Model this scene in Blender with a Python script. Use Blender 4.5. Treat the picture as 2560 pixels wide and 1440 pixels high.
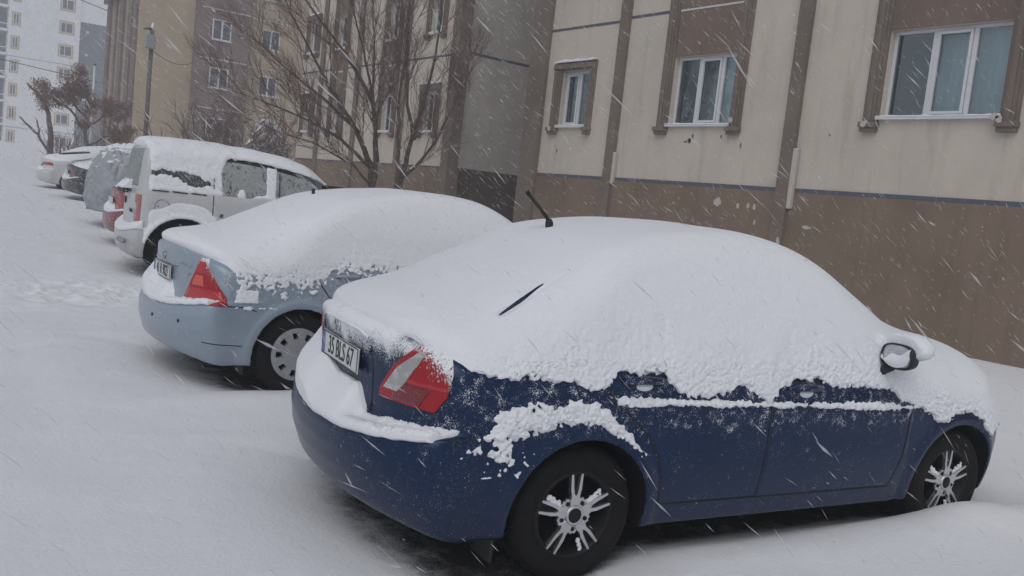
import bpy, math, random, time
import numpy as np
from mathutils import Matrix, Vector
T0 = time.time()
R = math.radians
rng = np.random.RandomState(7)
random.seed(7)
for o in list(bpy.data.objects): bpy.data.objects.remove(o)
scene = bpy.context.scene
COL = scene.collection

# ------------------------------------------------------------------ camera
F_PX, YAW, PIT, ROL, CH = 2222.8, 0.6471, 0.0954, 0.1079, 1.6046
fw = np.array([math.sin(YAW)*math.cos(PIT), math.cos(YAW)*math.cos(PIT), -math.sin(PIT)])
r0 = np.array([math.cos(YAW), -math.sin(YAW), 0.0]); u0 = np.cross(r0, fw)
rr = r0*math.cos(ROL)+u0*math.sin(ROL); uu = -r0*math.sin(ROL)+u0*math.cos(ROL)
cam_d = bpy.data.cameras.new("camera"); cam = bpy.data.objects.new("camera", cam_d); COL.objects.link(cam)
cam_d.sensor_width = 36; cam_d.lens = 36*F_PX/2560; cam_d.clip_end = 2000; cam_d.clip_start = 0.05
cam.matrix_world = Matrix(((rr[0], uu[0], -fw[0], 0), (rr[1], uu[1], -fw[1], 0), (rr[2], uu[2], -fw[2], CH), (0, 0, 0, 1)))
scene.camera = cam

# ------------------------------------------------------------------ sky, sun, exposure (overcast snowfall)
world = bpy.data.worlds.new("World"); scene.world = world; world.use_nodes = True
wn = world.node_tree; wn.nodes.clear()
sky = wn.nodes.new("ShaderNodeTexSky"); sky.sky_type = 'NISHITA'; sky.sun_disc = False
SUN_EL, SUN_AZ = R(50), R(228)
sky.sun_elevation = SUN_EL; sky.sun_rotation = SUN_AZ; sky.air_density = 1.0; sky.dust_density = 2.0; sky.ozone_density = 1.0
hs = wn.nodes.new("ShaderNodeHueSaturation"); hs.inputs['Saturation'].default_value = 0.42
bg = wn.nodes.new("ShaderNodeBackground"); bg.inputs['Strength'].default_value = 0.10
wo = wn.nodes.new("ShaderNodeOutputWorld")
wn.links.new(sky.outputs[0], hs.inputs['Color']); wn.links.new(hs.outputs[0], bg.inputs[0]); wn.links.new(bg.outputs[0], wo.inputs[0])
sd = bpy.data.lights.new("sun", 'SUN'); sd.energy = 0.7; sd.angle = R(60); sd.color = (1.0, 0.985, 0.96)
sun = bpy.data.objects.new("sun", sd); COL.objects.link(sun)
sv = Vector((math.sin(SUN_AZ)*math.cos(SUN_EL), math.cos(SUN_AZ)*math.cos(SUN_EL), math.sin(SUN_EL))); sun.rotation_euler = (-sv).to_track_quat('-Z', 'Y').to_euler()
vs = scene.view_settings; vs.view_transform = 'Standard'; vs.look = 'None'; vs.gamma = 1; vs.exposure = 0.0
scene.render.engine = 'CYCLES'

# ------------------------------------------------------------------ object helpers
def tag(o, label=None, cat=None, group=None, kind=None):
    if label: o['label'] = label
    if cat: o['category'] = cat
    if group: o['group'] = group
    if kind: o['kind'] = kind
    return o
def empty(name, loc=(0, 0, 0), rz=0.0):
    o = bpy.data.objects.new(name, None); COL.objects.link(o); o.location = loc; o.rotation_euler = (0, 0, rz)
    o.empty_display_size = 0.2
    return o
def link_mesh(name, me, mats, parent=None, smooth=False):
    for m in (mats if isinstance(mats, (list, tuple)) else [mats]): me.materials.append(m)
    if smooth: me.polygons.foreach_set('use_smooth', np.ones(len(me.polygons), bool))
    o = bpy.data.objects.new(name, me); COL.objects.link(o)
    if parent: o.parent = parent
    return o
def npmesh(name, V, F, mats, parent=None, smooth=True, matidx=None):
    """V (n,3), F (m,4) or (m,3) index arrays"""
    V = np.asarray(V, np.float32); F = np.asarray(F, np.int32); k = F.shape[1]
    me = bpy.data.meshes.new(name)
    me.vertices.add(len(V)); me.vertices.foreach_set('co', V.ravel())
    me.loops.add(F.size); me.loops.foreach_set('vertex_index', F.ravel())
    me.polygons.add(len(F)); me.polygons.foreach_set('loop_start', np.arange(0, F.size, k, dtype=np.int32))
    if matidx is not None: me.polygons.foreach_set('material_index', np.asarray(matidx, np.int32))
    me.update(calc_edges=True)
    return link_mesh(name, me, mats, parent, smooth)
class MB:
    def __init__(s): s.v = []; s.f = []
    def box(s, x0, x1, y0, y1, z0, z1):
        b = len(s.v)
        s.v += [(x0,y0,z0),(x1,y0,z0),(x1,y1,z0),(x0,y1,z0),(x0,y0,z1),(x1,y0,z1),(x1,y1,z1),(x0,y1,z1)]
        s.f += [tuple(b+i for i in q) for q in ((0,3,2,1),(4,5,6,7),(0,1,5,4),(1,2,6,5),(2,3,7,6),(3,0,4,7))]
        return s
    def tube(s, pts, rad, n=8, cap=True):
        pts = [Vector(p) for p in pts]
        if not isinstance(rad, (list, tuple)): rad = [rad]*len(pts)
        b = len(s.v); prev = None
        for i, p in enumerate(pts):
            d = (pts[min(i+1, len(pts)-1)]-pts[max(i-1, 0)]).normalized()
            a = Vector((0, 0, 1)) if abs(d.z) < .9 else Vector((1, 0, 0))
            if prev is not None: a = prev
            u = (a - d*a.dot(d)).normalized(); w = d.cross(u); prev = u
            for k in range(n):
                t = 2*math.pi*k/n; s.v.append(tuple(p+(u*math.cos(t)+w*math.sin(t))*rad[i]))
        for i in range(len(pts)-1):
            for k in range(n):
                k2 = (k+1) % n; s.f.append((b+i*n+k, b+i*n+k2, b+(i+1)*n+k2, b+(i+1)*n+k))
        if cap:
            s.f.append(tuple(b+k for k in range(n))[::-1]); s.f.append(tuple(b+(len(pts)-1)*n+k for k in range(n)))
        return s
    def lathe(s, prof, n=48, axis='y', c=(0, 0, 0)):
        """prof: list of (r, a) revolved about the axis"""
        b = len(s.v); m = len(prof)
        for k in range(n):
            t = 2*math.pi*k/n
            for r, a in prof:
                if axis == 'y': s.v.append((c[0]+r*math.cos(t), c[1]+a, c[2]+r*math.sin(t)))
                else: s.v.append((c[0]+r*math.cos(t), c[1]+r*math.sin(t), c[2]+a))
        for k in range(n):
            k2 = (k+1) % n
            for i in range(m-1): s.f.append((b+k*m+i, b+k*m+i+1, b+k2*m+i+1, b+k2*m+i))
        return s
    def prism(s, poly, y0, y1, f=lambda x, z, y: (x, y, z)):
        """extrude a 2d polygon (x,z) from y0 to y1"""
        b = len(s.v); n = len(poly)
        for y in (y0, y1):
            for x, z in poly: s.v.append(f(x, z, y))
        s.f.append(tuple(range(b, b+n))); s.f.append(tuple(range(b+2*n-1, b+n-1, -1)))
        for i in range(n):
            j = (i+1) % n; s.f.append((b+i, b+n+i, b+n+j, b+j))
        return s
    def build(s, name, mat, parent=None, smooth=False, bevel=0):
        me = bpy.data.meshes.new(name); me.from_pydata(s.v, [], s.f); me.update()
        o = link_mesh(name, me, mat, parent, smooth)
        if bevel:
            m = o.modifiers.new('bevel', 'BEVEL'); m.width = bevel; m.segments = 2; m.limit_method = 'ANGLE'
        return o
def text_mesh(name, s, size, mat, parent, M, ext=0.002, scale_x=1.0, shear=0.0):
    cu = bpy.data.curves.new(name, 'FONT'); cu.body = s; cu.size = size; cu.extrude = ext; cu.align_x = 'CENTER'; cu.align_y = 'CENTER'; cu.shear = shear
    to = bpy.data.objects.new('tmp', cu); COL.objects.link(to)
    dg = bpy.context.evaluated_depsgraph_get(); me = bpy.data.meshes.new_from_object(to.evaluated_get(dg))
    bpy.data.objects.remove(to); me.name = name
    me.transform(Matrix.Diagonal((scale_x, 1, 1, 1))); me.transform(M)
    me.materials.clear()
    return link_mesh(name, me, mat, parent)

# ------------------------------------------------------------------ materials
class NT:
    def __init__(s, name):
        s.m = bpy.data.materials.new(name); s.m.use_nodes = True; s.t = s.m.node_tree; s.t.nodes.clear()
        s.out = s.n("ShaderNodeOutputMaterial"); s.co = s.n("ShaderNodeTexCoord").outputs['Object']
    def n(s, typ, **kw):
        x = s.t.nodes.new(typ)
        for k, v in kw.items(): setattr(x, k, v)
        return x
    def L(s, a, b): s.t.links.new(a, b)
    def setv(s, sock, v):
        if hasattr(v, 'is_linked') or isinstance(v, bpy.types.NodeSocket): s.L(v, sock)
        else: sock.default_value = v
    def noise(s, scale, detail=4, rough=.55, vec=None, typ='FBM'):
        x = s.n("ShaderNodeTexNoise"); x.inputs['Scale'].default_value = scale; x.inputs['Detail'].default_value = detail; x.inputs['Roughness'].default_value = rough
        s.L(vec or s.co, x.inputs['Vector']); return x.outputs['Fac']
    def mapping(s, scale, vec=None):
        x = s.n("ShaderNodeMapping"); x.inputs['Scale'].default_value = scale; s.L(vec or s.co, x.inputs['Vector']); return x.outputs[0]
    def math(s, op, a, b=0.0, c=0.0, clamp=False):
        x = s.n("ShaderNodeMath", operation=op, use_clamp=clamp); s.setv(x.inputs[0], a); s.setv(x.inputs[1], b); s.setv(x.inputs[2], c); return x.outputs[0]
    def ramp(s, v, a, b, lo=0.0, hi=1.0):
        x = s.n("ShaderNodeMapRange"); x.clamp = True; s.setv(x.inputs[0], v)
        for i, q in enumerate((a, b, lo, hi)): x.inputs[i+1].default_value = q
        x.interpolation_type = 'SMOOTHSTEP'
        return x.outputs[0]
    def mix(s, f, a, b):
        x = s.n("ShaderNodeMix", data_type='RGBA'); s.setv(x.inputs[0], f); s.setv(x.inputs[6], col(a)); s.setv(x.inputs[7], col(b)); return x.outputs[2]
    def sep(s, vec=None):
        x = s.n("ShaderNodeSeparateXYZ"); s.L(vec or s.co, x.inputs[0]); return x.outputs
    def bump(s, h, strength=.3, dist=.01, normal=None):
        x = s.n("ShaderNodeBump"); x.inputs['Strength'].default_value = strength; x.inputs['Distance'].default_value = dist; s.L(h, x.inputs['Height'])
        if normal: s.L(normal, x.inputs['Normal'])
        return x.outputs[0]
    def bsdf(s, base, rough=.6, normal=None, **kw):
        p = s.n("ShaderNodeBsdfPrincipled"); s.setv(p.inputs['Base Color'], col(base)); s.setv(p.inputs['Roughness'], rough)
        if normal: s.L(normal, p.inputs['Normal'])
        for k, v in kw.items(): s.setv(p.inputs[k.replace('_', ' ')], v)
        return p.outputs[0]
    def done(s, sh): s.L(sh, s.out.inputs['Surface']); return s.m
def col(c): return (*c, 1.0) if isinstance(c, tuple) and len(c) == 3 else c
SNOWC = (.80, .815, .85)
def mat_snow(name, bs=.5, fine=60, coarse=9, dist=.01, lumpy=0.0):
    t = NT(name); a = t.noise(fine, 5, .7); b = t.noise(coarse, 3, .5)
    h = t.math('ADD', t.math('MULTIPLY', a, .5), b)
    if lumpy:
        v = t.n("ShaderNodeTexVoronoi"); v.inputs['Scale'].default_value = 95; v.feature = 'SMOOTH_F1'; t.L(t.co, v.inputs['Vector'])
        h = t.math('ADD', h, t.math('MULTIPLY', t.math('SUBTRACT', 1.0, v.outputs['Distance']), lumpy))
    c = t.mix(t.noise(2.0, 4), SNOWC, (.76, .775, .815))
    return t.done(t.bsdf(c, .85, t.bump(h, bs, dist), Specular_IOR_Level=.25))
def mat_groundsnow():
    t = NT('ground_snow'); a = t.noise(45, 5, .7); b = t.noise(5, 3, .5); h = t.math('ADD', t.math('MULTIPLY', a, .5), b)
    at = t.n("ShaderNodeAttribute"); at.attribute_name = 'depth'
    d = t.math('ADD', at.outputs['Fac'], t.math('ADD', t.math('MULTIPLY', t.math('SUBTRACT', t.noise(6, 5, .7), .5), .05), t.math('MULTIPLY', t.math('SUBTRACT', t.noise(140, 3, .8), .5), .05)))
    m = t.ramp(d, .004, .040)
    asph = t.mix(t.noise(130, 4, .8), (.020, .020, .021), (.06, .058, .057))
    c = t.mix(m, asph, t.mix(t.noise(2.0, 4), SNOWC, (.76, .775, .815)))
    return t.done(t.bsdf(c, .88, t.bump(h, .55, .02), Specular_IOR_Level=.25))
M_SNOW = mat_snow('snow'); M_SNOWG = mat_groundsnow()
M_SNOWC = mat_snow('clumpy_snow', .5, 110, 22, .010, .28)
def mat_flat(name, c, rough=.6, bs=0.0, sc=40, var=.12, **kw):
    t = NT(name); n = t.noise(sc*.12, 4); c2 = tuple(max(0, x*(1-var)) for x in c)
    cc = t.mix(t.ramp(n, .35, .65), c, c2)
    nm = t.bump(t.noise(sc, 4), bs, .004) if bs else None
    return t.done(t.bsdf(cc, rough, nm, **kw))
def mat_stucco(name, c, var=.12, stain=.25, dust=.0):
    """painted render: rain streaks running down, blotches, fine grain"""
    t = NT(name); big = t.noise(.9, 5, .6); st = t.noise(1.0, 5, .65, t.mapping((5, 5, .45)))
    c1 = t.mix(t.ramp(big, .35, .7), c, tuple(x*(1-var) for x in c))
    c2 = t.mix(t.math('MULTIPLY', t.ramp(st, .52, .72), stain), c1, tuple(x*.62*k for x, k in zip(c, (1, .97, .92))))
    sp = t.noise(7, 3, .7); c3 = t.mix(t.math('MULTIPLY', t.ramp(sp, .62, .75), .18), c2, tuple(min(1, x*1.25) for x in c))
    gr = t.noise(160, 3, .7)
    nm = t.bump(t.math('ADD', gr, t.math('MULTIPLY', t.noise(14, 3), 1.2)), .5, .006)
    return t.done(t.bsdf(c3, .92, nm, Specular_IOR_Level=.2))
def mat_paint(name, c, metallic=.3, frost=(0, 0), fx=None, dirt=.15, coat=.35, spec=.35, powder=None):
    """car paint with dust of snow grains; frost=(z where it is thick, z where it ends) on the rear face"""
    t = NT(name); x, y, z = t.sep()
    fl = t.noise(900, 2); base = t.mix(t.ramp(fl, .35, .7), tuple(q*.85 for q in c), tuple(min(1, q*1.12) for q in c))
    grime = t.ramp(z, .62, .22); gn = t.noise(9, 5, .65)
    base = t.mix(t.math('MULTIPLY', t.math('MULTIPLY', grime, gn), dirt*2.2), base, (.13, .125, .12))
    specks = t.noise(330, 2, .6); mid = t.noise(60, 4, .7)
    thin = t.math('MULTIPLY', t.ramp(specks, .655, .69), t.ramp(t.math('ADD', t.math('MULTIPLY', mid, .5), t.math('MULTIPLY', t.noise(4, 3), .5)), .50, .62))
    if fx is not None:
        reg = t.math('MULTIPLY', t.ramp(x, fx[1], fx[0]), t.ramp(z, frost[1], frost[0]))
        lev = t.math('ADD', t.math('MULTIPLY', t.noise(170, 3, .7), .75), t.math('MULTIPLY', t.noise(8, 4), .45))
        fr = t.ramp(t.math('ADD', lev, t.math('MULTIPLY', reg, .46)), .84, .97)
        fr = t.math('MULTIPLY', fr, t.ramp(x, fx[1], fx[0]))
        thin = t.math('MAXIMUM', thin, fr)
    if powder:
        x0, x1, z0, z1 = powder
        box = t.math('MULTIPLY', t.math('MULTIPLY', t.ramp(x, x0-.08, x0+.05), t.ramp(x, x1+.12, x1-.1)), t.math('MULTIPLY', t.ramp(z, z0-.05, z0+.05), t.ramp(z, z1+.06, z1-.04)))
        pw = t.math('ADD', t.math('MULTIPLY', t.noise(210, 3, .7), .62), t.math('MULTIPLY', t.noise(26, 4, .6), .42)); thin = t.math('MAXIMUM', thin, t.ramp(t.math('ADD', pw, t.math('MULTIPLY', box, .060)), .645, .69))
    cc = t.mix(thin, base, SNOWC); ro = t.mix(thin, (.32, .32, .32), (.9, .9, .9))
    p = t.n("ShaderNodeBsdfPrincipled"); t.L(cc, p.inputs['Base Color']); t.L(ro, p.inputs['Roughness'])
    t.setv(p.inputs['Metallic'], t.math('MULTIPLY', t.math('SUBTRACT', 1.0, thin), metallic))
    t.setv(p.inputs['Coat Weight'], t.math('MULTIPLY', t.math('SUBTRACT', 1.0, thin), coat)); p.inputs['Coat Roughness'].default_value = .10; p.inputs['Specular IOR Level'].default_value = spec
    nm = t.bump(t.math('ADD', t.math('MULTIPLY', thin, 1.5), t.math('MULTIPLY', gn, .15)), .5, .003); t.L(nm, p.inputs['Normal'])
    return t.done(p.outputs[0])
def mat_plain(name, c, rough=.5, metallic=0.0, spec=.5, coat=0.0, speck=0.0):
    t = NT(name); n = t.noise(30, 4, .6); cc = t.mix(n, tuple(x*.85 for x in c), tuple(min(1, x*1.1) for x in c))
    if speck:
        sp = t.ramp(t.noise(260, 3, .7), .60-speck*.12, .64-speck*.12); sp = t.math('MULTIPLY', sp, t.ramp(t.noise(22, 4, .6), .46, .6)); cc = t.mix(sp, cc, SNOWC)
    return t.done(t.bsdf(cc, rough, None, Metallic=metallic, Specular_IOR_Level=spec, Coat_Weight=coat))
M_BLACK = mat_plain('black_plastic', (.012, .012, .013), .6)
M_UNDER = mat_plain('underbody', (.010, .010, .010), .9, spec=.1)
M_TYRE = mat_flat('tyre_rubber', (.009, .009, .0095), .85, .8, 120, .3, Specular_IOR_Level=.25)
M_CHROME = mat_plain('machined_alloy', (.62, .62, .63), .28, .9)
M_STEEL = mat_plain('silver_plastic', (.30, .31, .33), .45, .3, speck=.1)
M_DARKRIM = mat_plain('dark_rim', (.008, .008, .009), .5, 0, .25)
M_RED = mat_plain('red_lens', (.33, .004, .010), .12, 0, .5, .6, speck=-.25)
def mat_lens(name, c):
    t = NT(name); x, y, z = t.sep(); reg = t.ramp(t.math('ADD', x, t.math('MULTIPLY', z, .75)), -.10, .10)
    n = t.math('ADD', t.math('MULTIPLY', t.noise(150, 3, .7), .7), t.math('MULTIPLY', t.noise(40, 3, .6), .35)); m = t.ramp(t.math('ADD', n, t.math('MULTIPLY', reg, .34)), .70, .80)
    return t.done(t.bsdf(t.mix(m, c, SNOWC), t.math('ADD', .12, t.math('MULTIPLY', m, .7)), t.bump(m, .6, .004), Specular_IOR_Level=.5))
M_LENS = mat_lens('frosted_red_lens', (.34, .005, .012))
M_REDB = mat_plain('bright_red_lens', (.44, .008, .012), .10, 0, .5, .6, speck=-.4)
M_REDD = mat_plain('dark_red_lens', (.17, .003, .007), .15, 0, .5, .6, speck=-.25)
M_ORANGE = mat_plain('orange_lens', (.62, .07, .02), .12, 0, .6, .8)
M_CLEAR = mat_plain('clear_lens', (.36, .36, .35), .2, .1, .6, .6, speck=.6)
M_PLATE = mat_plain('plate_white', (.62, .63, .62), .5, speck=.35)
M_INK = mat_plain('plate_ink', (.02, .02, .022), .6)
M_EU = mat_plain('plate_blue', (.08, .14, .42), .5, speck=.6)
M_MIRROR = mat_plain('frosted_mirror', (.5, .53, .57), .35, .6, speck=.8)
M_PVC = mat_plain('white_window_frame', (.62, .63, .65), .45)
M_BROWNM = mat_stucco('brown_moulding', (.20, .163, .138), .2, .35)
M_BROWN = mat_stucco('brown_render', (.20, .152, .125), .18, .3)
M_PLINTH = mat_stucco('plinth_render', (.225, .170, .128), .2, .35)
M_BEIGE = mat_stucco('beige_render', (.56, .505, .43), .10, .42)
M_GREYWALL = mat_stucco('grey_render', (.46, .43, .395), .15, .35)
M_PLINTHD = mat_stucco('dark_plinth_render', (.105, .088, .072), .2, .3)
M_STRIPE = mat_plain('dark_blue_grey_band', (.085, .095, .125), .7)
M_TRIM = mat_plain('pale_trim', (.55, .55, .55), .8)
M_TAN = mat_stucco('tan_render', (.42, .34, .24), .1, .2)
M_MAUVE = mat_stucco('mauve_brown_render', (.215, .16, .145), .15, .2)
M_PINKB = mat_stucco('pale_brown_render', (.32, .25, .21), .12, .25)
M_WHITEW = mat_stucco('white_render', (.80, .81, .83), .06, .12)
M_DGREY = mat_stucco('dark_grey_render', (.14, .155, .18), .1, .15)
M_YELLOW = mat_plain('yellow_surround', (.55, .38, .16), .8)
M_PATCH = mat_stucco('bare_plaster', (.50, .46, .42), .1, .2)
M_BARK = mat_flat('bark', (.115, .085, .075), .9, .8, 60, .4)
M_TWIG = mat_flat('twig_bark', (.20, .13, .115), .9, 0, 30, .3)
M_LEAF = mat_flat('dead_leaf', (.25, .135, .10), .85, 0, 8, .45)
M_NEEDLE = mat_flat('needle', (.045, .06, .05), .9, 0, 10, .4)
M_POST = mat_flat('galvanised_post', (.12, .12, .12), .7, .3, 60, .3)
def mat_bark(name, c, amt):
    t = NT(name); n = t.noise(14, 4, .6); cc = t.mix(t.ramp(n, .35, .65), c, tuple(x*.6 for x in c)); g = t.n("ShaderNodeNewGeometry"); q = t.sep(g.outputs['Normal'])
    up = t.math('ADD', t.math('ADD', t.math('MULTIPLY', q[2], .75), t.math('MULTIPLY', q[0], -.35)), t.math('MULTIPLY', t.math('SUBTRACT', t.noise(9, 4, .7), .5), 1.5))
    m = t.ramp(up, amt, amt+.25); return t.done(t.bsdf(t.mix(m, cc, SNOWC), .9, t.bump(t.noise(60, 4), .5, .006)))
M_BARK = mat_bark('snowy_bark', (.115, .085, .075), .62); M_TWIG = mat_bark('snowy_twig_bark', (.175, .112, .098), .60)
def mat_glass():
    t = NT('window_glass'); g = t.n("ShaderNodeBsdfGlossy"); g.inputs['Roughness'].default_value = .04; g.inputs['Color'].default_value = (.8, .85, .88, 1)
    tr = t.n("ShaderNodeBsdfTransparent"); tr.inputs['Color'].default_value = (.80, .87, .89, 1)
    f = t.n("ShaderNodeFresnel"); f.inputs['IOR'].default_value = 1.5
    nb = t.bump(t.noise(1.5, 2), .08, .02); t.L(nb, g.inputs['Normal'])
    m = t.n("ShaderNodeMixShader"); t.L(t.math('ADD', t.math('MULTIPLY', f.outputs[0], .8), .10), m.inputs[0]); t.L(tr.outputs[0], m.inputs[1]); t.L(g.outputs[0], m.inputs[2])
    return t.done(m.outputs[0])
M_GLASS = mat_glass()
M_CURTAIN = mat_flat('curtain', (.80, .83, .83), .9, 0, 8, .2)
M_ROOM = mat_plain('dark_room', (.20, .20, .20), .9)
M_ROOMG = mat_plain('dim_glass', (.07, .08, .09), .15, 0, .6)
def mat_asphalt():
    t = NT('asphalt'); n = t.noise(120, 4, .8); d = t.noise(3, 5, .65)
    c = t.mix(n, (.020, .020, .021), (.055, .053, .052)); c = t.mix(t.math('MULTIPLY', t.ramp(d, .45, .75), .35), c, (.30, .31, .33))
    return t.done(t.bsdf(c, .9, t.bump(n, .6, .01)))
M_ASPH = mat_asphalt()

# ------------------------------------------------------------------ numpy noise and implicit surfaces
TAB = rng.rand(64, 64, 64).astype(np.float32)
def vnoise(x, y, z, s):
    x, y, z = (.80*x+.36*y+.48*z, -.60*x+.48*y+.64*z, -.80*y+.60*z)
    x = x/s+17.3; y = y/s+5.1; z = z/s+9.7
    i = np.floor(x).astype(np.int32); j = np.floor(y).astype(np.int32); k = np.floor(z).astype(np.int32)
    fx = (x-i).astype(np.float32); fy = (y-j).astype(np.float32); fz = (z-k).astype(np.float32)
    fx = fx*fx*(3-2*fx); fy = fy*fy*(3-2*fy); fz = fz*fz*(3-2*fz)
    i &= 63; j &= 63; k &= 63; i1 = (i+1) & 63; j1 = (j+1) & 63; k1 = (k+1) & 63
    a = TAB[i, j, k]*(1-fx)+TAB[i1, j, k]*fx; b = TAB[i, j1, k]*(1-fx)+TAB[i1, j1, k]*fx
    c = TAB[i, j, k1]*(1-fx)+TAB[i1, j, k1]*fx; d = TAB[i, j1, k1]*(1-fx)+TAB[i1, j1, k1]*fx
    return (a*(1-fy)+b*fy)*(1-fz)+(c*(1-fy)+d*fy)*fz-.5
def lumps(x, y, z, s):
    """rounded clumps: 1 at a clump's centre, 0 between clumps"""
    x, y, z = (.80*x+.36*y+.48*z, -.60*x+.48*y+.64*z, -.80*y+.60*z)
    wx = vnoise(x, y, z, s*2.3)*1.3; wy = vnoise(y, z, x, s*2.3)*1.3
    x = x/s+wx; y = y/s+wy; z = z/s
    i0 = np.floor(x-.5).astype(np.int32); j0 = np.floor(y-.5).astype(np.int32); k0 = np.floor(z-.5).astype(np.int32)
    best = np.full(x.shape, 9., np.float32)
    for a in (0, 1):
        for b in (0, 1):
            for c in (0, 1):
                i = i0+a; j = j0+b; k = k0+c; im = i & 63; jm = j & 63; km = k & 63
                px = i+.15+.7*TAB[im, jm, km]; py = j+.15+.7*TAB[jm, km, im]; pz = k+.15+.7*TAB[km, im, jm]
                d = (x-px)**2+(y-py)**2+(z-pz)**2
                best = np.minimum(best, d)
    return np.sqrt(np.clip(1-best*1.35, 0, 1))
def smax(a, b, k):
    h = np.maximum(k-np.abs(a-b), 0)/k
    return np.maximum(a, b)+h*h*k*.25
def smin(a, b, k): return -smax(-a, -b, k)
def sstep(a, b, x):
    t = np.clip((x-a)/(b-a), 0, 1); return t*t*(3-2*t)
def curve(pts, n=600):
    """smooth curve through points -> sampled table"""
    P = np.array(pts, float); xs = P[:, 0]; ys = P[:, 1]
    m = np.zeros(len(xs)); d = np.diff(ys)/np.diff(xs)
    m[1:-1] = (d[1:]*np.diff(xs)[:-1]+d[:-1]*np.diff(xs)[1:])/(xs[2:]-xs[:-2]); m[0] = d[0]; m[-1] = d[-1]
    X = np.linspace(xs[0], xs[-1], n); i = np.clip(np.searchsorted(xs, X)-1, 0, len(xs)-2)
    h = xs[i+1]-xs[i]; t = (X-xs[i])/h
    Y = (2*t**3-3*t**2+1)*ys[i]+(t**3-2*t**2+t)*h*m[i]+(-2*t**3+3*t**2)*ys[i+1]+(t**3-t**2)*h*m[i+1]
    return lambda q: np.interp(q, X, Y)
def lin(pts):
    P = np.array(pts, float); return lambda q: np.interp(q, P[:, 0], P[:, 1])
def evalc(f, x, y, z, ch=400000):
    out = np.empty(x.shape, np.float32)
    for a in range(0, len(x), ch): out[a:a+ch] = f(x[a:a+ch], y[a:a+ch], z[a:a+ch])
    return out
def grad(f, P, e):
    k = ((1, -1, -1), (-1, -1, 1), (-1, 1, -1), (1, 1, 1)); g = np.zeros_like(P)
    for s in k:
        s = np.array(s, float); Q = P+s*e; g += s*evalc(f, Q[:, 0], Q[:, 1], Q[:, 2])[:, None]
    return g/(4*e)
def surfnet(f, lo, hi, h, band=.06, newton=2, B=8):
    lo = np.array(lo, float); n = (np.ceil((np.array(hi)-lo)/(h*B))*B).astype(int); nb = n//B
    ax = [lo[i]+h*np.arange(n[i]) for i in range(3)]
    cb = np.meshgrid(*[lo[i]+h*(np.arange(nb[i])*B+B/2-.5) for i in range(3)], indexing='ij')
    cv = evalc(f, *[c.ravel() for c in cb]).reshape(nb)
    act = np.abs(cv) < B*h*.95+band
    D = np.repeat(np.repeat(np.repeat(np.where(cv > 0, 1., -1.).astype(np.float32), B, 0), B, 1), B, 2)
    bi = np.argwhere(act); off = np.stack(np.meshgrid(*[np.arange(B)]*3, indexing='ij'), -1).reshape(-1, 3)
    for a in range(0, len(bi), 800):
        idx = (bi[a:a+800, None, :]*B+off[None]).reshape(-1, 3)
        D[idx[:, 0], idx[:, 1], idx[:, 2]] = f(ax[0][idx[:, 0]], ax[1][idx[:, 1]], ax[2][idx[:, 2]])
    S = D < 0
    c = [S[a:n[0]-1+a, b:n[1]-1+b, d:n[2]-1+d] for a in (0, 1) for b in (0, 1) for d in (0, 1)]
    an = c[0].copy(); al = c[0].copy()
    for q in c[1:]: an |= q; al &= q
    cells = np.argwhere(an & ~al); del an, al
    ID = np.full((n[0], n[1], n[2]), -1, np.int32); ID[cells[:, 0], cells[:, 1], cells[:, 2]] = np.arange(len(cells))
    acc = np.zeros((len(cells), 3)); cnt = np.zeros(len(cells))
    cor = [(a, b, d) for a in (0, 1) for b in (0, 1) for d in (0, 1)]
    val = {k: D[cells[:, 0]+k[0], cells[:, 1]+k[1], cells[:, 2]+k[2]] for k in cor}
    for k in cor:
        for axx in range(3):
            if k[axx] == 0:
                k2 = list(k); k2[axx] = 1; k2 = tuple(k2); v0 = val[k]; v1 = val[k2]
                m = (v0 < 0) != (v1 < 0); t = np.where(m, v0/np.where(m, v0-v1, 1), 0)
                p = np.tile(np.array(k, float), (len(cells), 1)); p[:, axx] += t
                acc += p*m[:, None]; cnt += m
    P = lo+h*(cells+acc/cnt[:, None])
    F = []
    for axx in range(3):
        o = [1, 1, 1]; o[axx] = 0
        sl0 = tuple(slice(1 if i != axx else 0, n[i]-1) for i in range(3)); sl1 = tuple(slice(1, n[i]-1) if i != axx else slice(1, n[i]) for i in range(3))
        s0 = S[sl0]; s1 = S[sl1]; e = np.argwhere(s0 != s1); base = e+np.array(o)
        u, w = [(1, 2), (2, 0), (0, 1)][axx]
        def cid(du, dw):
            q = base.copy(); q[:, u] -= du; q[:, w] -= dw; return ID[q[:, 0], q[:, 1], q[:, 2]]
        q = np.stack([cid(1, 1), cid(0, 1), cid(0, 0), cid(1, 0)], 1)
        fl = ~s0[e[:, 0], e[:, 1], e[:, 2]]; q[fl] = q[fl][:, ::-1]
        F.append(q[(q >= 0).all(1)])
    F = np.concatenate(F)
    for _ in range(newton):
        g = grad(f, P, h*.4); v = evalc(f, P[:, 0], P[:, 1], P[:, 2]); gg = (g*g).sum(1)
        st = -(v/np.maximum(gg, .2))[:, None]*g; ln = np.linalg.norm(st, axis=1); st *= np.minimum(1, .8*h/np.maximum(ln, 1e-9))[:, None]; P = P+st
    return P, F
def prune(P, F, keepv):
    """drop faces whose vertices are all flagged False"""
    k = keepv[F].any(1); F = F[k]; used = np.unique(F); mp = np.full(len(P), -1); mp[used] = np.arange(len(used)); return P[used], mp[F]
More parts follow.
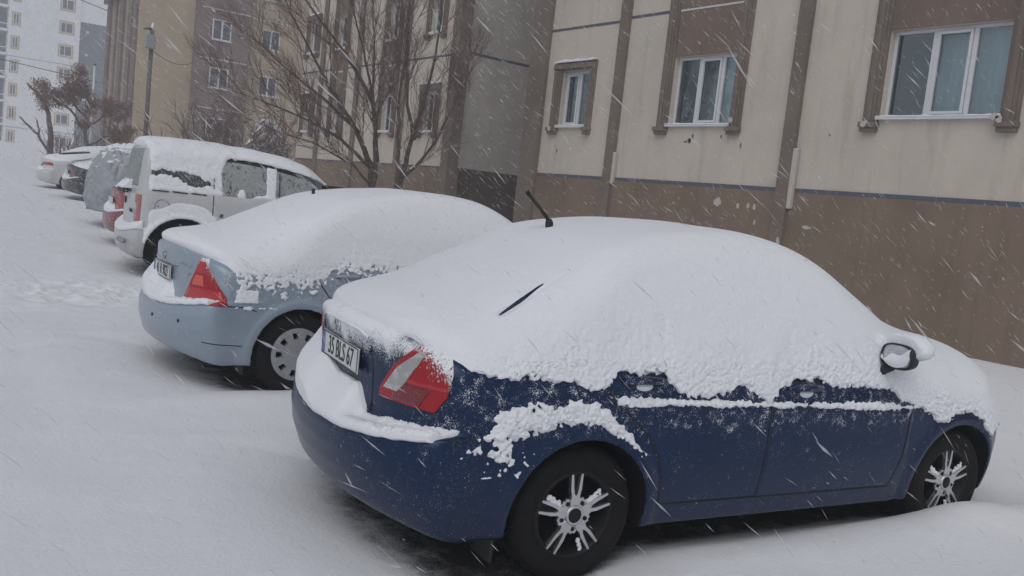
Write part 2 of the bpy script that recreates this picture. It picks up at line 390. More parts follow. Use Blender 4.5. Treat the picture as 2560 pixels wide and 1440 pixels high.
def shoot(f, O, Dv, tmax=1.6, n=70):
    """first outward crossing along rays that start inside the solid"""
    O = np.asarray(O, float); Dv = np.asarray(Dv, float); Dv = Dv/np.linalg.norm(Dv, axis=1)[:, None]
    t = np.full(len(O), tmax); done = np.zeros(len(O), bool); prev = np.zeros(len(O))
    for s in np.linspace(0, tmax, n)[::-1]:
        Q = O+Dv*s; v = f(Q[:, 0], Q[:, 1], Q[:, 2]); hit = (v < 0) & ~done; t[hit] = s; done |= hit
    lo = t.copy(); hi = t+tmax/(n-1)
    for _ in range(14):
        md = (lo+hi)/2; Q = O+Dv*md[:, None]; v = f(Q[:, 0], Q[:, 1], Q[:, 2]); lo = np.where(v < 0, md, lo); hi = np.where(v < 0, hi, md)
    return O+Dv*lo[:, None], Dv
def patch(name, f, fn, nu, nv, off, mat, parent, th=.012):
    """ruled patch laid on an implicit body: fn(u,v)->(origin, dir); its rim is folded back under the surface"""
    U, Vv = np.meshgrid(np.linspace(0, 1, nu), np.linspace(0, 1, nv), indexing='ij')
    OD = [fn(u, v) for u, v in zip(U.ravel(), Vv.ravel())]
    P, Dd = shoot(f, [a for a, b in OD], [b for a, b in OD])
    P = P+Dd*off; n = nu*nv; V = np.concatenate([P, P-Dd*th]); F = []
    g = np.arange(n).reshape(nu, nv)
    a, b, c, d = g[:-1, :-1], g[1:, :-1], g[1:, 1:], g[:-1, 1:]
    F = np.stack([a, b, c, d], -1).reshape(-1, 4)
    loop = list(g[:, 0])+list(g[-1, 1:])+list(g[:-1, -1][::-1])+list(g[0, 1:-1][::-1])
    loop = np.array(loop); l2 = np.roll(loop, -1); rim = np.stack([l2, loop, loop+n, l2+n], 1)
    return npmesh(name, V, np.concatenate([F, rim]), mat, parent, True)
def ribbon(name, f, pts, w, off, mat, parent, dirs=(0, -1, 0), n=40, orig_y=0.0):
    """thin strip along (x,z) polyline projected on the body's side"""
    P = np.array(pts, float); s = np.r_[0, np.cumsum(np.hypot(*np.diff(P, axis=0).T))]; q = np.linspace(0, s[-1], n)
    X = np.interp(q, s, P[:, 0]); Z = np.interp(q, s, P[:, 1]); tx = np.gradient(X); tz = np.gradient(Z); l = np.hypot(tx, tz); nx, nz = -tz/l, tx/l
    O = []
    for k in (-1, 1): O.append(np.stack([X+nx*w/2*k, np.full(n, orig_y), Z+nz*w/2*k], 1))
    O = np.concatenate(O); Dv = np.tile(np.array(dirs, float), (2*n, 1)); Q, Dn = shoot(f, O, Dv); Q = Q+Dn*off
    V = np.concatenate([Q, Q-Dn*.01]); i = np.arange(n-1)
    F = np.concatenate([np.stack([i, i+1, n+i+1, n+i], 1), np.stack([i+2*n, i+2*n+1, i+1, i], 1), np.stack([n+i, n+i+1, 3*n+i+1, 3*n+i], 1)])
    return npmesh(name, V, F, mat, parent, True)
exec_marker = 0

# ------------------------------------------------------------------ place frame: ground and its snow
def hz(Y): return .018*np.maximum(np.asarray(Y, float)-10, 0)
# cars: rear-axle position, heading, length from rear axle back / forward, half width
CARS = dict(blue=(2.652, 3.534, -.141, -.90, 3.05, .76), pale=(2.742, 6.934, -.049, -1.0, 3.2, .76), van=(3.70, 13.0, -.12, -.70, 3.3, .80),
            red=(4.42, 16.3, -.10, -.75, 3.0, .75), cover=(4.92, 19.4, -.08, -.9, 3.0, .85), dark=(5.7, 27.6, -.05, -.8, 3.1, .75), white=(5.75, 32.2, -.05, -.9, 3.3, .80))
def local(c, X, Y):
    x, y, a = CARS[c][:3]; s = math.sin(a); k = math.cos(a); dx = X-x; dy = Y-y
    return k*dx+s*dy, -s*dx+k*dy
def ground_z(X, Y):
    """height of the snow surface"""
    z0 = hz(Y); fx, fy = X, Y
    z = .078+.040*vnoise(X, Y, X*0, 3.1)*1.0+.022*vnoise(X, Y, X*0+4, .9)+.012*vnoise(X, Y, X*0, .33)
    z = z+.23*sstep(6.6, 11.1, X)
    z = z+.05*np.exp(-((X-.2)/.5)**2)*sstep(9, 12, Y)*0
    # trampled, churned patch behind the pale car and old wheel tracks down the lane
    tr = np.exp(-(((X-2.2)/1.0)**2+((Y-10.7)/.95)**2)); z = z+tr*(.10*np.maximum(vnoise(X, Y, X*0+3, .20), -.2)+.07*vnoise(X, Y, X*0+8, .08))
    for y0, sl in ((9.35, .10), (9.62, .10), (7.6, .30)):
        d = (Y-y0-sl*(X-1)-.05*vnoise(X, Y, X*0+5, 1.3))/.07; z = z+(1-sstep(1.2, 2.6, X))*(-.010*np.exp(-d**2)+.008*np.exp(-(d-1.8)**2))
    for c, amp in (('blue', 1), ('pale', 1), ('van', 1), ('red', 1), ('cover', 1), ('dark', 1), ('white', 1)):
        lx, ly = local(c, X, Y); _, _, _, xa, xb, hw = CARS[c]
        wob = .06*vnoise(X, Y, X*0+2, .5)
        dx = np.minimum(lx-xa, xb-lx); dy = hw-.02+(.32*(1-sstep(-.1, .6, lx)) if c == 'blue' else .26 if c == 'pale' else .08)-np.abs(ly); ins = np.minimum(dx*.55, dy)+wob   # metres inside the sheltered patch
        e = .50 if c != 'blue' else .32
        k = sstep(-.12, e, ins)
        lee = .014*np.exp(-((ins+.22)/.14)**2)
        if c == 'blue':
            # drift banked along the near side, higher towards the front wheel
            lee = lee+sstep(.1, 2.4, lx)*(1-sstep(3.2, 4.4, lx))*.055*np.exp(-((ly+.98)/.30)**2)+.03*np.exp(-((lx-2.6)/.6)**2-((ly+.90)/.25)**2)
        z = (z+lee)*(1-k)+k*(.004)
        if c == 'blue': z = z+.035*np.exp(-((lx-2.60)/.35)**2-((ly+.84)/.16)**2)
    return z+z0
def grid_mesh(name, xs, ys, zf, mat, kind):
    X, Y = np.meshgrid(xs, ys, indexing='ij'); Z = zf(X, Y); n, m = X.shape
    V = np.stack([X, Y, Z], -1).reshape(-1, 3); g = np.arange(n*m).reshape(n, m)
    F = np.stack([g[:-1, :-1], g[1:, :-1], g[1:, 1:], g[:-1, 1:]], -1).reshape(-1, 4)
    o = npmesh(name, V, F, mat, None, True); o['kind'] = kind; return o
def axis(segs):
    a = []
    for x0, x1, st in segs: a += list(np.arange(x0, x1, st))
    return np.array(a+[segs[-1][1]])
xs = axis([(-400, -60, 40), (-60, -10, 5), (-10, -2, .5), (-2, 7.2, .03), (7.2, 14, .12), (14, 40, 1.5), (40, 400, 30)])
ys = axis([(-200, -20, 20), (-20, 0, 1), (0, 12, .03), (12, 36, .1), (36, 140, 1.5), (140, 900, 30)])
grid_mesh('ground', np.array([-400., 6, 400]), np.array([-200., 10, 140, 900]), lambda X, Y: np.minimum(hz(Y), 2.34)-.004, M_ASPH, 'structure')
def gz(X, Y): 
    far = sstep(150, 400, Y); z = ground_z(X, Y)
    return np.where(Y > 140, 2.34+.1, z)
so = grid_mesh('snow_layer', xs, ys, gz, M_SNOWG, 'structure')
XX, YY = np.meshgrid(xs, ys, indexing='ij'); at = so.data.attributes.new('depth', 'FLOAT', 'POINT'); at.data.foreach_set('value', (gz(XX, YY)-np.minimum(hz(YY), 2.34)).astype(np.float32).ravel())

# ------------------------------------------------------------------ vehicles
def build_wheel(root, wx, y, r, rw, style, side=-1, hz_=.30):
    """wheel > tyre, rim; side -1 = near (right) side of the car, outer face at y"""
    w = empty('wheel', (wx, y, hz_)); w.parent = root
    s = side; m = MB(); wd = .19
    prof = [(rw, 0), (rw+.012, s*.004), (rw+.03, s*.012), (r-.045, s*.016), (r-.018, s*.004), (r-.006, -s*.018), (r, -s*.04), (r, -s*(wd-.04)), (r-.02, -s*(wd-.01)), (rw, -s*wd)]
    m.lathe(prof, 72)
    for k in range(72 if style != 'plain' else 0):         # shoulder tread blocks
        t = 2*math.pi*(k+.5)/72; c, q = math.cos(t), math.sin(t); b = len(m.v)
        for rad, yy in ((r-.03, s*.008), (r+.004, -s*.022)):
            for dt in (-.028, .028): m.v.append((rad*math.cos(t+dt), yy, rad*math.sin(t+dt)))
        for rad, yy in ((r-.012, -s*.03), (r+.004, -s*.06)):
            for dt in (-.028, .028): m.v.append((rad*math.cos(t+dt), yy, rad*math.sin(t+dt)))
        m.f += [(b, b+1, b+3, b+2), (b+2, b+3, b+7, b+6), (b, b+2, b+6, b+4), (b+1, b+5, b+7, b+3)]
    m.build('tyre', M_TYRE, w, True)
    if style == 'alloy':
        rim = MB().lathe([(rw+.002, 0), (rw-.008, s*.006), (rw-.02, -s*.004), (rw-.03, -s*.10), (rw-.07, -s*.11), (.03, -s*.115), (0.0, -s*.115)], 64).build('rim', M_DARKRIM, w, True)
        sp = MB()
        R1 = rw-.006
        for k in range(5):
            a = R(90+72*k+2)
            def rot(px, pz): return (px*math.sin(a)+pz*math.cos(a), -px*math.cos(a)+pz*math.sin(a)) if False else (pz*math.cos(a)-px*math.sin(a), pz*math.sin(a)+px*math.cos(a))
            poly = [(-.020, .040), (-.026, .062), (-.020, .085), (-.027, .115), (-.030, R1-.004), (-.020, R1), (-.013, .125), (-.008, .098), (0, .086), (.008, .098), (.013, .125), (.020, R1), (.030, R1-.004), (.027, .115), (.020, .085), (.026, .062), (.020, .040)]
            sp.prism([rot(*q) for q in poly], s*.004, -s*.016)
            # small web between the spoke pairs
            P2 = [rot(*q) for q in ((-.030+.03, .05), (.0, .07), (.0, .07))]
            b = R(36); q = [(-.016, .045), (-.020, .075), (-.007, .086), (.0, .078), (.008, .086), (.020, .075), (.016, .045)]
            a2 = a+b; sp.prism([(pz*math.cos(a2)-px*math.sin(a2), pz*math.sin(a2)+px*math.cos(a2)) for px, pz in q], -s*.002, -s*.016)
        sp.build('spoke', M_CHROME, rim)
        # dark gloss outline spokes behind
        bk = MB()
        for k in range(5):
            a = R(90+72*k+2)
            q = [(-.020, .03), (-.030, .07), (-.026, .12), (-.044, R1), (.044, R1), (.026, .12), (.030, .07), (.020, .03)]
            bk.prism([(pz*math.cos(a)-px*math.sin(a), pz*math.sin(a)+px*math.cos(a)) for px, pz in q], -s*.018, -s*.05)
        bk.build('spoke_back', M_DARKRIM, rim)
        MB().lathe([(.045, -s*.02), (.045, s*.006), (.040, s*.010), (.033, s*.008)], 32).build('hub_ring', M_CHROME, rim, True)
        MB().lathe([(.034, s*.006), (.02, s*.012), (0, s*.013)], 32).build('centre_cap', M_DARKRIM, rim, True)
        for k in range(5):
            a = R(90+36+72*k); MB().lathe([(.010, -s*.012), (.010, s*.002), (.006, s*.004), (0, s*.004)], 10, c=(.062*math.cos(a), 0, .062*math.sin(a))).build('wheel_nut', M_DARKRIM, rim, True)
        # snow caught on the lower-facing ledges of the spokes
        rnd = random.Random(3+int(wx*10))
        for a, L0, L1, wdh in ((R(90+72*1-15), .07, R1-.03, .022), (R(90-72+17), .07, R1-.02, .022), (R(90+72*3-16), .12, R1, .008)):
            sn = MB()
            for q in range(44):
                t = rnd.random(); rad = L0+(L1-L0)*t; off = rnd.uniform(-.5, .5)*wdh
                cx, cz = rad*math.cos(a)-off*math.sin(a), rad*math.sin(a)+off*math.cos(a); r_ = rnd.uniform(.005, .009)
                sn.lathe([(0, -r_), (r_*.8, -r_*.5), (r_, 0), (r_*.8, r_*.5), (0, r_)], 7, c=(cx, -s*.012, cz))
            sn.build('snow_clump', M_SNOW, rim, True)
    elif style == 'cover':
        rim = MB().lathe([(rw+.004, 0), (rw-.004, s*.010), (rw-.02, s*.006), (rw-.024, -s*.04), (0, -s*.05)], 64).build('rim', M_DARKRIM, w, True)
        hc = MB(); n = 9; ring = [rw-.004, rw-.03, .115, .072]
        for k in range(n):                                   # plate with nine slots
            a0 = 2*math.pi*k/n; a1 = 2*math.pi*(k+1)/n; aw = (a1-a0)
            def P(rad, t, dy): return (rad*math.cos(t), s*dy, rad*math.sin(t))
            def quad(ra, rb, ta, tb, da, db, seg=5):
                for i in range(seg):
                    u = ta+(tb-ta)*i/seg; v = ta+(tb-ta)*(i+1)/seg; b = len(hc.v)
                    hc.v += [P(ra, u, da), P(rb, u, db), P(rb, v, db), P(ra, v, da)]; hc.f.append((b, b+1, b+2, b+3))
            quad(rw-.002, rw-.034, a0, a1, .014, .022)
            quad(rw-.034, .118, a0, a0+aw*.30, .022, .026); quad(rw-.034, .118, a1-aw*.30, a1, .022, .026)
            quad(.118, .0, a0, a1, .026, .034)
            # slot walls
            for t in (a0+aw*.30, a1-aw*.30):
                b = len(hc.v); hc.v += [P(rw-.034, t, .022), P(.118, t, .026), P(.118, t, -.012), P(rw-.034, t, -.012)]; hc.f.append((b, b+1, b+2, b+3))
            for rad, dd in ((rw-.034, .022), (.118, .026)):
                b = len(hc.v); hc.v += [P(rad, a0+aw*.3, dd), P(rad, a1-aw*.3, dd), P(rad, a1-aw*.3, -.012), P(rad, a0+aw*.3, -.012)]; hc.f.append((b, b+1, b+2, b+3))
        hc.build('hubcap', M_STEEL, rim, False)
    else:
        MB().lathe([(rw+.004, 0), (rw-.01, s*.008), (rw-.03, -s*.03), (.08, -s*.01), (0, -s*.005)], 40).build('rim', M_STEEL, w, True)
    return w

def sedan_body(p):
    top = curve(p['top']); sl = p['top']; W = curve(p['w']); Rr = lin(p['rear']); Fr = curve(p['front'])
    X = np.linspace(-1.3, 3.8, 1200); T = top(X); S = np.sqrt(1+np.minimum(np.gradient(T, X)**2, 9)); sf = lambda q: np.interp(q, X, S)
    wb = p['wb']; ra = p.get('ra', .345); hzc = p.get('hub', .30); rx = p.get('rearx', 0.0)
    def f(x, y, z):
        ay = np.abs(y)
        r1 = np.hypot(x, z-hzc); r2 = np.hypot(x-wb, z-hzc)
        zt = top(x+.10*(ay/.7)**2*np.where(x > 1.2, 1, np.where(x < .1, -1, 0)))-.05*(ay/.75)**2-.03*(ay/.75)**4
        ft = (z-zt)/sf(x)
        w = W(z)*(1-.06*np.clip((-.35-x)/.6, 0, 1.5)**2-.10*np.clip((x-(wb+.1))/.75, 0, 1.5)**2)
        w = w+.014*np.exp(-((r1-ra-.03)/.035)**2)+.014*np.exp(-((r2-ra-.03)/.035)**2)
        w = w+p.get('ledge', .008)*(1-sstep(p['ledz'], p['ledz']+.012, z+.028*x))*(x > .15)*(x < wb-.45)
        zq = z-.07*(ay/.8)**2
        bump = (1-sstep(p['bz'], p['bz']+.02, zq))*sstep(-.45, -.62, x)*.022; w = w+bump
        fs = (ay-w)*.95
        fr = (Rr(zq)+p.get('rk', 1.)*(.10*(ay/.75)**2+.06*(ay/.75)**4)-x)*.85+rx
        ff = (x-Fr(z)+.14*(ay/.8)**2+.16*(ay/.8)**4)*.85
        f = smax(ft, fs, p.get('kt', .10)); f = smax(f, fr, p.get('kr', .07)); f = smax(f, ff, .12)
        f = smax(f, p.get('zb', .22)+.10*np.clip((-.55-x)/.4, 0, 1)-z, .03)
        for r in (r1, r2): f = np.maximum(f, -np.maximum(r-ra, .55-ay))
        return f
    return f, W
def make_body(root, name, f, p, h, mat, lo=(-1.15, -.95, .1), hi=(3.6, .95, 1.6)):
    P, F = surfnet(f, lo, hi, h)
    c = P[F].mean(1); ra = p.get('ra', .345); hzc = p.get('hub', .30)
    r = np.minimum(np.hypot(c[:, 0], c[:, 2]-hzc), np.hypot(c[:, 0]-p['wb'], c[:, 2]-hzc))
    n = np.cross(P[F[:, 2]]-P[F[:, 0]], P[F[:, 3]]-P[F[:, 1]]); n /= np.linalg.norm(n, axis=1)[:, None]+1e-12
    dark = ((r < ra+.006) & (np.abs(n[:, 1]) < .75)) | ((r < ra) & (np.abs(c[:, 1]) < .6)) | (n[:, 2] < -.8)
    return npmesh('body', P, F, [mat, M_UNDER], root, True, dark.astype(int))

def snow_shell(root, f, lo, hi, h, mat=None, newton=1, label=None):
    P, F = surfnet(f, lo, hi, h, band=.05, newton=newton)
    o = npmesh('snow_cover', P, F, mat or M_SNOWC, root, True); return o

def plate(root, M, txt, parts=None):
    """number plate: local x to the right, y up, z out"""
    b = MB().box(-.26, .26, -.056, .056, -.004, .004); pl = b.build('number_plate', M_PLATE, root, bevel=.002); pl.data.transform(M)
    eu = MB().box(-.254, -.214, -.050, .050, .0042, .0052).build('country_band', M_EU, pl); eu.data.transform(M)
    rim = MB()
    for a, c, d, e in ((-.26, .26, .051, .056), (-.26, .26, -.056, -.051), (-.26, -.255, -.0508, .0508), (.255, .26, -.0508, .0508)): rim.box(a, c, d, e, .0042, .0062)
    q = rim.build('plate_rim', M_INK, pl); q.data.transform(M)
    text_mesh('plate_number', txt, .118, M_INK, pl, M @ Matrix.Translation((.022, -.002, .005)), .0015, .76)
    return pl

# ---- blue saloon (nearest)
PB = dict(wb=2.5, ledz=.80, bz=.585, ledge=.010, kt=.07, kr=.05,
  top=[(-1.3, .99), (-1.0, 1.02), (-.88, 1.04), (-.7, 1.055), (-.5, 1.08), (-.3, 1.16), (0, 1.32), (.25, 1.41), (.6, 1.455), (.95, 1.45), (1.3, 1.38), (1.6, 1.25), (1.85, 1.08), (2.1, .98), (2.5, .92), (2.9, .83), (3.15, .72), (3.35, .56), (3.6, .3)],
  w=[(0, .74), (.2, .79), (.3, .815), (.45, .838), (.62, .845), (.80, .842), (.90, .825), (.97, .80), (1.03, .77), (1.1, .735), (1.3, .65), (1.42, .585), (1.6, .45)],
  rear=[(0, -.80), (.2, -.85), (.3, -.91), (.42, -.955), (.50, -.965), (.565, -.955), (.59, -.93), (.605, -.845), (.66, -.82), (.80, -.825), (.92, -.838), (1.0, -.855), (1.06, -.85), (1.3, -.7)],
  front=[(0, 3.0), (.25, 3.16), (.45, 3.22), (.6, 3.22), (.7, 3.18), (.8, 3.12), (1.0, 2.9), (1.5, 2.2)])
fB, WB_ = sedan_body(PB)
M_BLUE = mat_paint('blue_paint', (.0035, .021, .070), .4, (1.06, .74), (-.78, -.58), dirt=.10, coat=.28, spec=.22, powder=(-.70, 2.15, .66, .93))
stopB = curve([(-1.3, .98), (-1.0, 1.045), (-.92, 1.075), (-.84, 1.105), (-.7, 1.145), (-.5, 1.205), (-.29, 1.29), (-.08, 1.38), (.14, 1.485), (.5, 1.565), (.85, 1.59), (1.2, 1.58), (1.6, 1.49), (1.95, 1.32), (2.25, 1.18), (2.6, 1.10), (2.95, 1.03), (3.12, .93), (3.28, .72), (3.6, .3)])
edgeB = lin([(-1.2, 1.02), (-.86, 1.03), (-.80, 1.01), (-.76, .965), (-.70, .91), (-.64, .885), (-.36, .905), (-.07, .888), (.0, .86), (.08, .885), (.12, .93), (.38, .925), (.42, .86), (.5, .83), (.7, .835), (.8, .87), (.9, .84), (1.0, .80), (1.08, .86), (1.14, .89), (1.34, .89), (1.42, .865), (1.6, .85), (1.75, .86), (1.85, .84), (2.0, .79), (2.08, .76), (2.2, .72), (2.26, .66), (2.32, .665), (2.42, .70), (2.5, .715), (2.6, .70), (2.68, .65), (2.75, .56), (2.8, .60), (2.9, .62), (3.2, .55)])
P1l = lin([(-.72, .69), (-.66, .672), (-.43, .655), (-.30, .68), (-.15, .722), (0, .728), (.11, .682), (.19, .635), (.26, .585), (.30, .57)])
P1u = lin([(-.72, .70), (-.66, .722), (-.58, .748), (-.45, .768), (-.35, .782), (-.2, .79), (-.09, .812), (.0, .80), (.08, .765), (.16, .70), (.26, .61), (.30, .58)])
MIR = (1.80, -.915, 1.045)
def sedan_snow(p, W, stop, side, mir=None, clump=1.0, gmax=.011, tmax=.03, far=.85, cut=.46, ledge=True, rear0=0.0, krs=.19, fine=1.0, band=None):
    """snow lying on a saloon: cap on roof and boot, wind-packed side crust, bank on the bumper ledge"""
    wb = p['wb']; Rl = lin(p['rear']); Fl = curve(p['front']); ra = p.get('ra', .345); hb = p.get('hub', .30); bz = p['bz']; rk = p.get('rk', 1.)
    def f(x, y, z):
        ay = np.abs(y)
        slope = 1+.22*(1-sstep(0, .5, x))+.15*sstep(1.3, 1.7, x)
        zt = stop(x+.16*(ay/.7)**2*(sstep(1.0, 1.7, x)-.6*(1-sstep(-.3, .5, x))))-.05*(ay/.75)**2-.07*(ay/.75)**6
        ft = (z-zt+.012*vnoise(x, y, z, .25))/slope
        L1 = lumps(x, y, z*1.1, .0175*fine); L2 = lumps(x+3, y, z*1.1, .034*fine); nz = vnoise(x, y, z, .05); nz2 = vnoise(x, y, z, .16); nz3 = vnoise(x, y, z, .020*fine)
        s, sm = side(x, z, nz, nz2, nz3)
        upper = sstep(.02, .30, s)
        grow = np.clip(sm*.8, -.03, gmax)+tmax*upper
        am = sstep(-.012, .012, sm); amp = ((1-upper)+.16)*(.45+1.3*(nz2+.5)*(nz+.9))
        t = grow+am*((L1-.45)*.0095+(L2-.4)*.0080)*amp*clump-(1-am)*.012
        if mir: t = t+.026*(1-sstep(-.68, -.48, x))*sstep(-.005, .03, sm)
        t = np.where(y < 0, t, np.where(z > far, .03, -.03))
        w = W(z)+np.interp(z, [.9, .98, 1.1, 1.3, 1.5], [0, .006, .016, .022, .03])
        w = w*(1-.06*np.clip((-.35-x)/.6, 0, 1.5)**2-.10*np.clip((x-wb-.1)/.75, 0, 1.5)**2)
        r1 = np.hypot(x, z-hb); r2 = np.hypot(x-wb, z-hb)
        w = w+.014*np.exp(-((r1-ra-.03)/.035)**2)+.014*np.exp(-((r2-ra-.03)/.035)**2)
        fs = (ay-w-t)*.9
        zq = z-.07*(ay/.8)**2; cur = rk*(.10*(ay/.75)**2+.06*(ay/.75)**4)
        tr = np.interp(z-rear0, [.95, 1.01, 1.04, 1.10], [-.05, -.020, -.004, -.004])+.010*nz2
        if mir: tr = tr+.05*sstep(.50, .74, -y)*sstep(-.01, .04, s)
        fr = (Rl(np.minimum(zq, 1.06+rear0))+cur-x-tr)*.85
        ff = (x-Fl(np.minimum(z, .8))+.14*(ay/.8)**2+.16*(ay/.8)**4-.03-am*(L1-.4)*.012)*.85
        f = smax(ft, fs, .075); f = smax(f, fr, krs); f = smax(f, ff, .14); f = np.maximum(f, cut-z)
        if ledge:
            xb = Rl(bz-.05)+cur
            zs = bz+.015+.07*(ay/.8)**2+np.clip((x-xb)*1.35, -.2, .155)-.12*sstep(.22, .34, -y)*sstep(.0, .12, x-xb)+.006*nz
            zs = zs+np.where(y < -.45, (L1-.5)*.018+.012*nz-.012*sstep(-.80, -.62, x), 0)+.05*sstep(.0, .24, y)
            fl = np.maximum(np.maximum(z-zs, xb-x), bz-.01+.075*(ay/.8)**2-z+.012*nz); fl = np.maximum(fl, (ay-w-.024+.03*sstep(-.84, -.64, x))*.9); fl = smax(fl, x+.60+.06*nz, .03); fl = smax(fl, xb+.004-x, .02)
            f = smin(f, fl, .02)
        if mir:
            m = np.sqrt(((x-mir[0]-.05)/.095)**2+((y-mir[1])/.125)**2+((z-mir[2]-.045)/.068)**2)
            fm = (m-1)*.07+.010*nz-.006*L1; fm = np.maximum(fm, mir[0]-.006-x); f = smin(f, fm, .05)
        if mir:
            ax = np.array([-.38, -.652, 1.150]); bx = np.array([-.02, -.583, 1.345]); dd = bx-ax; L = (dd**2).sum()
            tt = np.clip(((x-ax[0])*dd[0]+(y-ax[1])*dd[1]+(z-ax[2])*dd[2])/L, 0, 1)
            dist = np.sqrt((x-ax[0]-tt*dd[0])**2+(y-ax[1]-tt*dd[1])**2+(z-ax[2]-tt*dd[2])**2)
            f = smax(f, (.021*(1-.9*tt)-dist), .01)
        for r in (r1, r2): f = np.maximum(f, -np.maximum(r-ra-.007, .5-ay))
        if band == 'low': f = np.maximum(f, np.maximum(z-.999, y+.60))
        if band == 'high': f = np.maximum(f, np.minimum(.968-z, -y-.632))
        return f
    return f
def sideB(x, z, nz, nz2, nz3):
    s = z-(edgeB(x)+.035*nz2+.034*nz+.040*nz3)
    s1 = np.minimum(z-(P1l(x)+.02*nz), P1u(x)+.022*nz-z)*.8+.030*nz3+.010*nz+.006
    s1 = s1-np.exp(-(((x+.42)/.15)**2+((z-.715)/.024)**2))*.028; s1 = np.where((x > -.73) & (x < .30), s1, -.1)
    zl = .812-.028*x; s2 = .017-np.abs(z-zl-.004*nz)+.018*nz2+.018*nz3; s2 = np.where((x > .12) & (x < 2.04), s2, -.1)
    zc = lin([(-.9, .60), (-.75, .625), (-.6, .60), (-.5, .615), (-.42, .60), (-.35, .56)])(x)
    s3 = .008-np.abs(z-zc)*.7+.030*nz+.05*nz3; s3 = np.where((x > -.78) & (x < -.36), s3, -.1)
    s4 = np.where((x > -.5) & (x < -.25) & (z > .50) & (z < .68), -.018+.04*nz+.06*nz3, -.1)
    return s, np.maximum(np.maximum(s, s1), np.maximum(np.maximum(s2, s3), s4))
snowB = sedan_snow(PB, WB_, stopB, sideB, MIR, band='high', fine=.88, rear0=.03, krs=.15); snowBf = sedan_snow(PB, WB_, stopB, sideB, MIR, band='low', fine=.88, rear0=.03, krs=.15)
def side_lamp(root, f, zr, a0, a1, mat=None, name='tail_light', x0=-.35, off=.006, sides=(-1, 1), n=50):
    out = []
    for sg in sides:
        def fn(u, v, sg=sg):
            z = zr[0]+(zr[1]-zr[0])*v; q0 = R(float(lin(a0)(v))); q1 = R(float(lin(a1)(v))); q = q0+(q1-q0)*u
            return (x0, 0, z), (-math.cos(q), sg*math.sin(q), 0)
        out.append((patch(name, f, fn, n, n, off, mat or M_RED, root, .02), fn))
    return out
def side_door(root, f, zb, zt, xl, xr, mat, name='door', gap=.007):
    fn = lambda u, v: ((float(xl(zb+(zt-zb)*v))+(float(xr(zb+(zt-zb)*v))-float(xl(zb+(zt-zb)*v)))*u, 0, zb+(zt-zb)*v), (0, -1, 0))
    return patch(name, f, fn, 60, 40, .0022, mat, root, .006)
def rear_point(f, yy, z, off=.004, x0=-.3):
    P, D = shoot(f, [(x0, yy, z)], [(-1, 0, 0)]); return P[0]+D[0]*off
def at_rear(x, y, z): return Matrix(((0, 0, -1, x), (-1, 0, 0, y), (0, 1, 0, z), (0, 0, 0, 1)))

